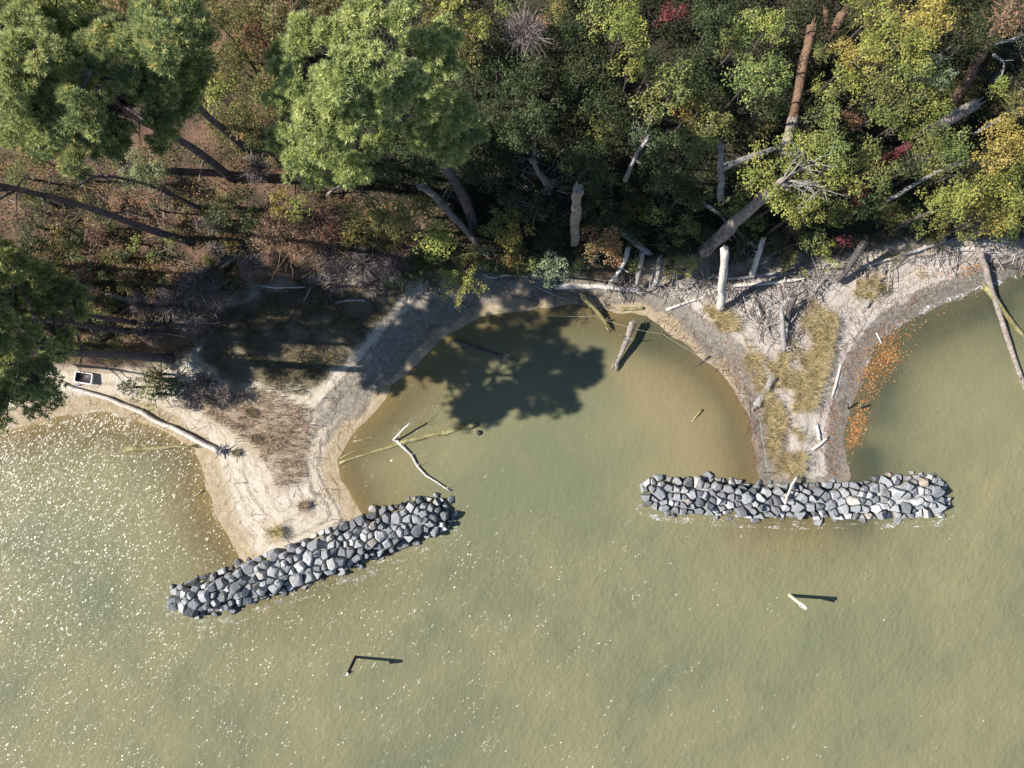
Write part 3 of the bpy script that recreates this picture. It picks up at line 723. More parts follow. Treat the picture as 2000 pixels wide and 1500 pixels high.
LOGS = [
 # name, points, width, label, category, kwargs
 ('fallen_tree', [(428, 881), (340, 838), (250, 795), (122, 752)], 11, 'long pale fallen trunk with splayed root plate on the golden beach', 'fallen tree', dict(mat='pale', taper=.6, roots=13, lift=.12)),
 ('sunken_log', [(246, 878), (320, 874), (380, 871)], 11, 'olive waterlogged trunk lying in shallow water beside the pale fallen tree', 'log', dict(mat='olive', taper=.35)),
 ('driftwood_branch', [(398, 958), (355, 985), (322, 1000)], 4, 'thin crooked branch reaching from the golden beach into glittering water', 'branch', dict(mat='olive', taper=.5)),
 ('sunken_timber', [(932, 829), (860, 848), (780, 866)], 10, 'square-ended algae-yellow timber floating in the cove', 'log', dict(mat='olive', taper=.9)),
 ('sunken_log', [(800, 862), (740, 878), (700, 892), (664, 905)], 7, 'dark algae-covered pole running from the cove shore to the yellow timber', 'log', dict(mat='olive', taper=.7)),
 ('driftwood_branch', [(664, 896), (712, 872), (745, 850), (762, 838)], 3, 'thin curved branch beside the dark pole in the cove shallows', 'branch', dict(mat='olive', taper=.5, stubs=2)),
 ('driftwood_branch', [(690, 862), (712, 859), (732, 852)], 5, 'short moss-yellow stick at the cove edge near thin curved branch', 'branch', dict(mat='olive', taper=.7)),
 ('fallen_branch', [(772, 858), (800, 884), (822, 918), (858, 945), (880, 958)], 6, 'bleached forked branch lying across the yellow timber in the cove', 'branch', dict(mat='pale', taper=.4, crown=0, stubs=3, lift=.15)),
 ('fallen_branch', [(768, 860), (785, 842), (800, 826)], 4, 'white twiggy spray of dead branches above the yellow timber in the cove', 'branch', dict(mat='pale', taper=.5, crown=6, zs=[.3, .7, 1.0])),
 ('driftwood_log', [(1236, 630), (1222, 670), (1203, 715)], 12, 'thick pale broken trunk with branch stubs standing out of the cove water', 'log', dict(mat='snag', taper=.6, stubs=5, zs=[1.0, .75, .25])),
 ('driftwood_log', [(1136, 578), (1160, 602), (1190, 640)], 10, 'dark mossy broken trunk sliding from the cove bank into water', 'log', dict(mat='olive', taper=.7, stubs=5, zs=[.9, .6, .2])),
 ('driftwood_log', [(1214, 604), (1256, 602)], 7, 'short lime-green mossy log at the head of the cove', 'log', dict(mat='olive', taper=.9)),
 ('driftwood_branch', [(1387, 696), (1360, 714), (1332, 735)], 4, 'bent dark stick poking from the wet sand of the grassy spit into cove', 'branch', dict(mat='dark', taper=.5, stubs=1)),
 ('driftwood_branch', [(1371, 800), (1358, 815), (1345, 832)], 5, 'half-sunk dark green branch in the cove beside grassy spit', 'branch', dict(mat='olive', taper=.4, stubs=1, zs=[.08, .03, -.12])),
 ('sunken_log', [(885, 664), (950, 685), (1012, 705)], 6, 'dark pole under the tree shadow in the cove', 'log', dict(mat='dark', taper=.7, zs=[.2, .06, -.05])),
 ('driftwood_log', [(1084, 560), (1160, 560), (1251, 568)], 13, 'long silver driftwood trunk at the foot of the bank above the cove', 'log', dict(mat='pale', taper=.7, stubs=3)),
 ('driftwood_log', [(1040, 555), (1080, 575), (1130, 592)], 5, 'slim grey branch leaning over the cove head beside silver driftwood trunk', 'log', dict(mat='grey', taper=.5, stubs=4, lift=.25)),
 ('fallen_log', [(1214, 450), (1240, 472), (1268, 494)], 12, 'grey broken log jutting from dark shrubs over the bank', 'log', dict(mat='grey', taper=.8, zs=[4.0, 3.6, 3.2])),
 ('fallen_log', [(1255, 490), (1250, 520), (1244, 556)], 10, 'dark grey log propped upright against the eroded bank under broken log', 'log', dict(mat='grey', taper=.8, zs=[3.2, 2.2, .9])),
 ('fallen_log', [(1226, 485), (1218, 515), (1191, 553)], 9, 'bleached leaning log with forked foot on the eroded bank', 'log', dict(mat='pale', taper=.8, zs=[3.2, 2.2, .9], stubs=2)),
 ('fallen_log', [(1291, 504), (1286, 530), (1280, 558)], 11, 'stout grey stub of trunk on the sandy eroded bank', 'log', dict(mat='grey', taper=.9, zs=[3.0, 2.2, 1.0])),
 ('driftwood_log', [(1338, 562), (1375, 545), (1412, 531)], 10, 'dark driftwood trunk slanting up to the standing white post tree', 'log', dict(mat='grey', taper=.8, lift=.1)),
 ('driftwood_log', [(1301, 605), (1340, 592), (1385, 578)], 6, 'pale curved driftwood branch on white sand at the cove corner', 'log', dict(mat='pale', taper=.6)),
 ('driftwood_log', [(1432, 557), (1500, 552), (1570, 544)], 8, 'long straight grey driftwood pole in the heap below the shrubs', 'log', dict(mat='pale', taper=.7, lift=.25)),
 ('driftwood_log', [(1420, 545), (1480, 538), (1560, 530)], 7, 'dark grey driftwood pole behind the long straight one in the heap', 'log', dict(mat='grey', taper=.7, lift=.35)),
 ('driftwood_log', [(1310, 548), (1390, 560), (1470, 566)], 6, 'silver driftwood pole crossing the heap below the white post tree', 'log', dict(mat='grey', taper=.7, lift=.15)),
 ('broken_snag', [(1408, 604), (1411, 560), (1416, 486)], 15, 'pale standing dead trunk with cut top at the edge of driftwood heap', 'dead trunk', dict(mat='pale', taper=.85, zs=[.5, 3.0, 7.0], roots=4)),
 ('fallen_log', [(1469, 535), (1480, 500), (1490, 468)], 11, 'mottled pale log leaning out of shrubs behind the driftwood heap', 'log', dict(mat='pale', taper=.8, zs=[1.2, 2.4, 3.6], stubs=2)),
 ('fallen_log', [(1430, 440), (1450, 462), (1475, 480)], 9, 'grey log hidden under the foot of the leaning dead tree', 'log', dict(mat='grey', taper=.8, lift=.6)),
 ('driftwood_snag', [(1514, 726), (1500, 755), (1477, 793)], 13, 'purple-grey driftwood trunk with forked end in the beach grass', 'driftwood', dict(mat='grey', taper=1.1, stubs=2, lift=.1)),
 ('driftwood_snag', [(1531, 680), (1529, 640), (1527, 598)], 10, 'upright weathered root snag in the middle of the driftwood tangle', 'driftwood', dict(mat='grey', taper=.9, roots=6, zs=[.9, 1.2, 1.6])),
 ('driftwood_snag', [(1552, 580), (1543, 602), (1534, 625)], 11, 'short dark root fork beside the upright root snag', 'driftwood', dict(mat='dark', taper=.6, zs=[1.8, 1.5, 1.0])),
 ('driftwood_log', [(1464, 561), (1478, 590), (1493, 622)], 5, 'thin dark branch in the driftwood tangle pointing at the root snag', 'log', dict(mat='dark', taper=.6, lift=.2)),
 ('driftwood_log', [(1692, 470), (1665, 510), (1638, 548)], 13, 'thick dark trunk sliding down from the shrubs onto the beach', 'log', dict(mat='dark', taper=.8, zs=[3.6, 2.2, .9])),
 ('driftwood_log', [(1843, 470), (1770, 495), (1682, 522)], 9, 'long bluish bleached pole in bank shade above the grey beach', 'log', dict(mat='pale', taper=.6, lift=.2)),
 ('driftwood_log', [(1724, 526), (1710, 560), (1692, 599)], 10, 'mottled grey log lying on grassy white sand', 'log', dict(mat='grey', taper=.8)),
 ('driftwood_log', [(1704, 512), (1688, 540)], 8, 'short pale log beside the mottled one on white sand', 'log', dict(mat='pale', taper=.8)),
 ('fallen_tree', [(1913, 494), (1925, 530), (1943, 585), (1965, 655), (2000, 748), (2020, 800)], 12, 'long bare trunk reaching from the grey beach out into open water', 'fallen tree', dict(mat='snag', taper=.6, zs=[1.2, .9, .45, .25, .15, .1], stubs=1)),
 ('fallen_branch', [(1924, 560), (1960, 608), (1990, 645), (2020, 675)], 11, 'brown fork branching off the long bare trunk in the water', 'branch', dict(mat='olive', taper=.6, zs=[.6, .3, .15, .05])),
 ('driftwood_log', [(1859, 487), (1895, 486), (1935, 490)], 11, 'flat pale log at the bank foot behind the long bare trunk', 'log', dict(mat='pale', taper=.9)),
 ('driftwood_log', [(1925, 517), (1960, 520), (2020, 528)], 8, 'low brown log running along the wet grey beach', 'log', dict(mat='dark', taper=.8)),
 ('driftwood_plank', [(1643, 711), (1634, 745), (1625, 775)], 5, 'long narrow pale plank on the grey beach beside the grass', 'plank', dict(mat='pale', taper=.7)),
 ('driftwood_plank', [(1595, 830), (1601, 860)], 6, 'short pale plank on white sand near crossing stick', 'plank', dict(mat='pale', taper=.9)),
 ('driftwood_plank', [(1616, 855), (1586, 880)], 6, 'pale stick crossing the short plank on white sand', 'plank', dict(mat='pale', taper=.9)),
 ('driftwood_plank', [(1558, 930), (1544, 952), (1533, 985)], 6, 'pale plank lying over the stones of the straight breakwater', 'plank', dict(mat='pale', taper=.6, zs=[.7, 1.3, 1.45])),
 ('driftwood_branch', [(1712, 650), (1722, 672)], 4, 'pale forked twig standing at the waterline of grey beach', 'branch', dict(mat='pale', taper=.5, stubs=1)),
 ('fallen_log', [(818, 365), (845, 378), (900, 440), (952, 497)], 12, 'pale peeled trunk fallen beside the curved trunk of the big pine', 'fallen tree', dict(mat='snag', taper=.8, zs=[6.0, 5.5, 4.3, 3.0], crown=2)),
 ('fallen_log', [(470, 488), (430, 512), (372, 548)], 15, 'split dark double trunk lying on the russet forest floor', 'fallen tree', dict(mat='dark', taper=.7, roots=5, lift=.2)),
 ('fallen_log', [(458, 500), (430, 525), (392, 550)], 10, 'pale-sided half of the split trunk on the russet forest floor', 'fallen tree', dict(mat='snag', taper=.7, lift=.15)),
 ('fallen_branch', [(255, 586), (210, 578), (167, 560), (130, 548)], 9, 'grey crooked limb lying among low bushes on the forest slope', 'branch', dict(mat='grey', taper=.5, stubs=5, lift=.3)),
 ('fallen_branch', [(372, 580), (400, 588), (426, 594)], 7, 'grey limb at the edge of bare brush on the slope', 'branch', dict(mat='grey', taper=.7, lift=.4)),
 ('fallen_branch', [(205, 612), (230, 600), (258, 580)], 8, 'brown short limb below the crooked grey limb', 'branch', dict(mat='dark', taper=.7, lift=.2)),
 ('fallen_branch', [(300, 697), (325, 700), (345, 694)], 5, 'pale bent branch by the shaded foot of the slope', 'branch', dict(mat='grey', taper=.6, lift=.2, stubs=2)),
 ('driftwood_branch', [(509, 558), (550, 562), (596, 560)], 4, 'white thin stick across the shaded marsh hollow', 'branch', dict(mat='pale', taper=.6, lift=.3)),
 ('driftwood_branch', [(606, 561), (600, 575), (593, 588)], 4, 'short grey stick below the end of white thin stick', 'branch', dict(mat='grey', taper=.6, lift=.3)),
 ('driftwood_branch', [(633, 557), (645, 580), (657, 602)], 5, 'dark straight stick in the shaded marsh', 'branch', dict(mat='dark', taper=.6, lift=.2)),
 ('driftwood_branch', [(654, 592), (684, 586), (714, 588)], 6, 'bleached plank-like branch on pale marsh sand', 'branch', dict(mat='pale', taper=.6)),
 ('driftwood_branch', [(945, 534), (960, 543), (990, 537), (1032, 541)], 5, 'white wavy branch on the dark bank above the cove', 'branch', dict(mat='pale', taper=.5, lift=.2, stubs=1)),
 ('driftwood_branch', [(922, 617), (910, 600), (898, 590)], 5, 'grey brushy branch tip at cove edge below bright green sprays', 'branch', dict(mat='grey', taper=.6, crown=4, lift=.1)),
 # standing and leaning dead trunks in the woodland
 ('broken_snag', [(1122, 474), (1124, 430), (1129, 368)], 16, 'pale standing broken snag with flat top above the reddish bush', 'dead trunk', dict(mat='snag', taper=.9, zs=[3.2, 9.0, 16.0])),
 ('leaning_snag', [(1375, 492), (1440, 430), (1535, 352)], 24, 'thick pale leaning dead tree with broken white branches', 'dead tree', dict(mat='snag', taper=.72, zs=[2.6, 6.5, 12.0], crown=9, stubs=3)),
 ('spiky_snag', [(1221, 352), (1238, 315), (1266, 268)], 9, 'small grey spiky dead tree in dark green foliage', 'dead tree', dict(mat='grey', taper=.6, zs=[6, 8.5, 11], stubs=12, crown=3)),
 ('fallen_log', [(1588, 50), (1572, 110), (1556, 200), (1531, 300)], 18, 'long rusty fallen trunk turning pale at its lower end', 'fallen tree', dict(mat='rust', taper=.8, zs=[6.0, 5.6, 5.4, 5.0])),
 ('fallen_log', [(1549, 232), (1540, 265), (1531, 302)], 19, 'bleached barkless end section of the rusty fallen trunk', 'fallen tree', dict(mat='snag', taper=.9, zs=[5.35, 5.2, 5.1])),
 ('fallen_log', [(1645, 28), (1636, 46), (1624, 66)], 18, 'short split orange log near top of the rusty fallen trunk', 'log', dict(mat='rust', taper=.8, zs=[6.4, 6.3, 6.2])),
 ('fallen_log', [(1612, 20), (1616, 50)], 10, 'brown splintered stub beside the split orange log', 'log', dict(mat='rust', taper=.5, zs=[6.6, 6.2])),
 ('fallen_log', [(1413, 327), (1470, 305), (1530, 285)], 13, 'dark grey fallen trunk lying between green trees towards rusty trunk', 'fallen tree', dict(mat='grey', taper=.7, zs=[6.0, 5.5, 5.2])),
 ('fallen_log', [(1407, 388), (1408, 340), (1406, 280)], 11, 'grey upright dead pole between dark green trees', 'dead trunk', dict(mat='grey', taper=.8, zs=[6.0, 8.0, 9.5])),
 ('fallen_log', [(1946, 54), (1905, 125), (1856, 210)], 17, 'brown rotten fallen trunk crossing the open brushy clearing', 'fallen tree', dict(mat='rust', taper=.8, zs=[5.5, 5.5, 5.3])),
 ('fallen_log', [(1906, 204), (1850, 236), (1795, 268)], 20, 'thick grey split log beyond the red vine', 'fallen tree', dict(mat='snag', taper=1.0, zs=[5.6, 5.6, 5.5])),
 ('fallen_log', [(1950, 232), (1908, 258)], 9, 'pale short log by the yellow-orange tree', 'log', dict(mat='pale', taper=.7, zs=[5.2, 4.8])),
 ('fallen_log', [(1735, 390), (1800, 352), (1866, 318)], 8, 'thin grey pole lying in shadow between green trees', 'log', dict(mat='grey', taper=.7, zs=[4.5, 4.6, 4.8])),
 ('fallen_branch', [(1990, 74), (1960, 82), (1935, 90)], 6, 'pale crooked branch in the brushy clearing', 'branch', dict(mat='grey', taper=.5, zs=[5.6, 5.5, 5.5], stubs=4)),
 ('fallen_branch', [(1938, 105), (1962, 125), (1950, 160)], 5, 'curved pale branch lying on brown clearing soil', 'branch', dict(mat='grey', taper=.5, zs=[5.2, 5.1, 5.0], stubs=5)),
 ('uprooted_stump', [(1072, 362), (1058, 345), (1040, 312)], 14, 'splintered pale stump with spiky branches in deep shade', 'stump', dict(mat='snag', taper=.4, zs=[4.2, 4.8, 6.5], roots=14, crown=6)),
 ('fallen_log', [(640, 380), (655, 368), (672, 360)], 6, 'short pale branch under the big pine crown', 'log', dict(mat='grey', taper=.6, lift=.5)),
 ('fallen_log', [(1370, 395), (1400, 415), (1428, 445)], 8, 'dark bluish log in shade left beside the leaning dead tree foot', 'log', dict(mat='grey', taper=.7, lift=.5)),
]
LOGS[-1] = LOGS[-1][:3] + ('dark bluish log in shade uphill of the leaning dead tree foot',) + LOGS[-1][4:]
for nm, pts, w, lab, cat, kw in LOGS: log(nm, pts, w, lab, cat, **kw)

# red creeper over the thick split log
def leaves(mb, C, N, size, rr, rnd, asp=0.6):
    """rhombic leaves at points C with normals N"""
    n = len(C)
    N = N / (np.linalg.norm(N, axis=1)[:, None] + 1e-9)
    t = np.cross(N, rr.standard_normal((n, 3))); t /= np.linalg.norm(t, axis=1)[:, None] + 1e-9
    b = np.cross(N, t)
    L = size * rr.uniform(.65, 1.35, n)[:, None]; Wd = L * asp
    v = np.stack([C - t * L * .5, C + b * Wd * .5 + N * L * .06, C + t * L * .5, C - b * Wd * .5 + N * L * .06], 1).reshape(-1, 3)
    q = np.arange(4 * n).reshape(n, 4)
    mb.add(v, q, None, rnd)

rr = np.random.default_rng(3)
root = empty('red_creeper', P(1750, 300, 4.6)); tag(root, 'crimson creeper mantling the lower end of the grey split log', 'creeper')
mb = MB(); path = bez([tuple(P(1802, 270, 5.7)), tuple(P(1750, 300, 5.6)), tuple(P(1698, 332, 4.9))], 40)
t = rr.integers(0, 40, 3600); a = rr.uniform(-.5, math.pi + .5, 3600); R = .48 * (0.75 + .4 * rr.random(3600))
off = np.stack([np.cos(a) * R * .5, np.cos(a) * R * .8, np.sin(a) * R * .8], 1)
C = path[t] + off + rr.normal(0, .07, (3600, 3))
leaves(mb, C, off + rr.normal(0, .25, (3600, 3)), .13, rr, np.clip(rr.normal(.5, .25, 3600), 0, 1))
mb.build('foliage', LEAF['red'], root)
mb = MB(); mb.tube(path - np.array([0, 0, .25]), .3, 8); mb.build('stem', WOOD['dark'], root)

# ------------------------------------------------------------------ trees and shrubs
def crown_blob(mb, c, R, rr, leaf, dens, flat=0.75, shell=0.55, asp=0.62, nb=None):
    """a crown of leafy clumps spread over and inside a dome"""
    nb = nb or int(10 + 9 * R)
    area = 0
    for k in range(nb):
        u = rr.standard_normal(3); u /= np.linalg.norm(u)
        if u[2] < -0.25: u[2] *= -1
        q = c + u * np.array([1, 1, flat]) * R * rr.uniform(.30, .98)
        r = R * rr.uniform(.15, .38)
        n = int(dens * r * r * 12 / (leaf * leaf))
        d = rr.standard_normal((n, 3)); d /= np.linalg.norm(d, axis=1)[:, None]
        d[:, 2] = np.where(d[:, 2] < -.3, -d[:, 2], d[:, 2])
        rad = r * (shell + (1 - shell) * rr.random(n) ** .5)
        rad *= 1 + 0.25 * rr.standard_normal(n) * (rr.random(n) < .25)
        C = q + d * rad[:, None] * np.array([1, 1, .85])
        N = d * .55 + np.array([0, 0, .5]) + rr.normal(0, .5, (n, 3))
        base = rr.uniform(.15, .8)
        leaves(mb, C, N, leaf, rr, np.clip(base + rr.normal(0, .2, n), 0, 1), asp)

def bare_blob(mb, c, R, rr, n=420, w=0.022):
    for k in range(9):
        d = rr.standard_normal(3); d[2] = abs(d[2]) + .3
        branch(mb, c - np.array([0, 0, R * .7]), d, R * 1.2, .05, 2, rr, 4, .6)
    d = rr.standard_normal((n, 3)); d /= np.linalg.norm(d, axis=1)[:, None]; d[:, 2] = np.abs(d[:, 2])
    A = c + d * (R * rr.uniform(.2, .85, n))[:, None] * np.array([1, 1, .7]); B = A + (d + rr.normal(0, .7, (n, 3))) * (R * rr.uniform(.15, .5, n))[:, None]
    s_ = np.cross(B - A, rr.standard_normal((n, 3))); s_ /= np.linalg.norm(s_, axis=1)[:, None] + 1e-9
    v = np.stack([A - s_ * w, A + s_ * w, B], 1).reshape(-1, 3)
    mb.add(v, None, np.arange(3 * n).reshape(n, 3), None, np.clip(rr.normal(.5, .25, n), 0, 1))

ADJ = {'dark': 'dark green', 'mid': 'mid green', 'lime': 'yellow-green', 'yellow': 'autumn yellow', 'olive': 'olive and rust', 'orange': 'orange-brown',
       'red': 'dark red', 'grey': 'grey-green', 'pale': 'pale silvery green', 'bare': 'bare grey twiggy', 'russet': 'russet brown'}
MARKS = [((905, 390), 'the curved trunk of the big pine'), ((1125, 420), 'the standing broken snag'), ((1450, 420), 'the leaning dead tree'), ((1560, 170), 'the rusty fallen trunk'),
         ((1750, 300), 'the crimson creeper'), ((1245, 310), 'the spiky dead tree'), ((1890, 130), 'the brown rotten trunk'), ((1311, 30), 'the small red-leaved tree'),
         ((1030, 60), 'the tall bare brush'), ((560, 250), 'the sunlit flank of the big pine'), ((450, 290), 'the leaning purple pine trunks'), ((300, 480), 'the russet forest floor'),
         ((150, 740), 'the white-rimmed tub'), ((1245, 530), 'the logs on the eroded bank'), ((1500, 545), 'the driftwood heap'), ((1780, 480), 'the bluish bleached pole'), ((760, 520), 'the shaded marsh'),
         ((470, 120), 'the top pine canopy'), ((1910, 230), 'the grey split log'), ((1060, 350), 'the splintered stump')]
MARKS += [((1500, 300), 'the dark grey fallen trunk'), ((1635, 45), 'the split orange log'), ((1955, 245), 'the pale short log'), ((1800, 352), 'the thin grey pole'), ((1090, 560), 'the silver driftwood trunk'),
          ((900, 550), 'the feathery sapling'), ((430, 515), 'the split dark trunk'), ((200, 570), 'the crooked grey limb'), ((1407, 330), 'the upright dead pole'), ((370, 712), 'the white planks'), ((1665, 510), 'the thick dark trunk'), ((885, 430), 'the pale peeled trunk')]
def where(px, py):
    a, b = sorted(MARKS, key=lambda m: (m[0][0] - px) ** 2 + (m[0][1] - py) ** 2)[:2]
    return f'{a[1]}, towards {b[1]}'.replace('the sunlit flank of the big pine', 'the big pine flank').replace('the curved trunk of the big pine', 'the big pine trunk')

PL = []
def plant(px, py, rpx, kind, hgt=None, label=None, dens=1.0, leaf=None):
    """a broadleaf tree or shrub whose crown shows at the pixel with radius rpx"""
    rr = np.random.default_rng(int(px * 7 + py * 131 + rpx) % 99991)
    tall = rpx >= 33 if hgt is None else hgt > 4
    hgt = hgt if hgt is not None else (1.2 + rpx * (.075 if tall else .05) + (2.2 if tall else 0))
    if tall: hgt *= {'dark': .8, 'olive': .85}.get(kind, 1.0) * rr.uniform(.8, 1.45)
    z = 3.0
    for _ in range(3):
        p = P(px, py, z); z = hz(p.x, p.y) + hgt
    p = P(px, py, z); R = rpx * S * (H - z) / H * 1.08
    g0 = hz(p.x, p.y)
    name = ('broadleaf_tree' if tall else 'shrub') if kind != 'bare' else ('bare_tree' if tall else 'bare_bush')
    size = 'large' if rpx >= 50 else ('' if rpx >= 30 else 'small')
    lab = label or ' '.join((f'{size} {ADJ[kind]} {"tree" if tall else "bush"} near {where(px, py)}').split())
    if not label and len(lab.split()) > 16: lab = lab.replace(', towards the', ', by').replace('the leaning purple pine trunks', 'the leaning pine trunks')
    if not label and len(lab.split()) > 16: lab = ' '.join(lab.replace('olive and rust', 'olive').replace('near the', 'near').split()[:16])
    root = empty(name, (p.x, p.y, g0 - .05))
    tag(root, lab, 'tree' if tall else 'shrub', f'{ADJ[kind]} {"trees" if tall else "bushes"} of the woodland' if not label else None)
    PL.append((root, px, py)); c = np.array(p); c[2] = z - R * .30
    mb = MB()
    if kind == 'bare': bare_blob(mb, c, R, rr, int(300 + 260 * R * R))
    else:
        crown_blob(mb, c, R, rr, leaf or (rr.uniform(.12, .17) if rpx > 30 else rr.uniform(.10, .13)), 0.40 * dens, rr.uniform(.6, .95))
        if kind in ('russet', 'olive'): bare_blob(mb, c, R, rr, int(60 + 60 * R * R))
    mb.build('crown' if tall else 'foliage', LEAF[kind], root)
    tr = MB()
    base = np.array([p.x + rr.normal(0, .2), p.y + rr.normal(0, .2), g0 - .1])
    tr.tube(bez([base, (base + c) / 2 + rr.normal(0, .1, 3), c], 6), np.linspace(.07 + .045 * R, .03, 6), 7)
    for k in range(5):
        u = rr.standard_normal(3); u[2] = abs(u[2]) * .8 + .2
        s_ = base + (c - base) * rr.uniform(.5, .95)
        tr.tube([s_, s_ + u / np.linalg.norm(u) * R * .55], [.035, .012], 5)
    tr.build('trunk' if tall else 'stem', WOOD['trunk'], root, True)
    return root

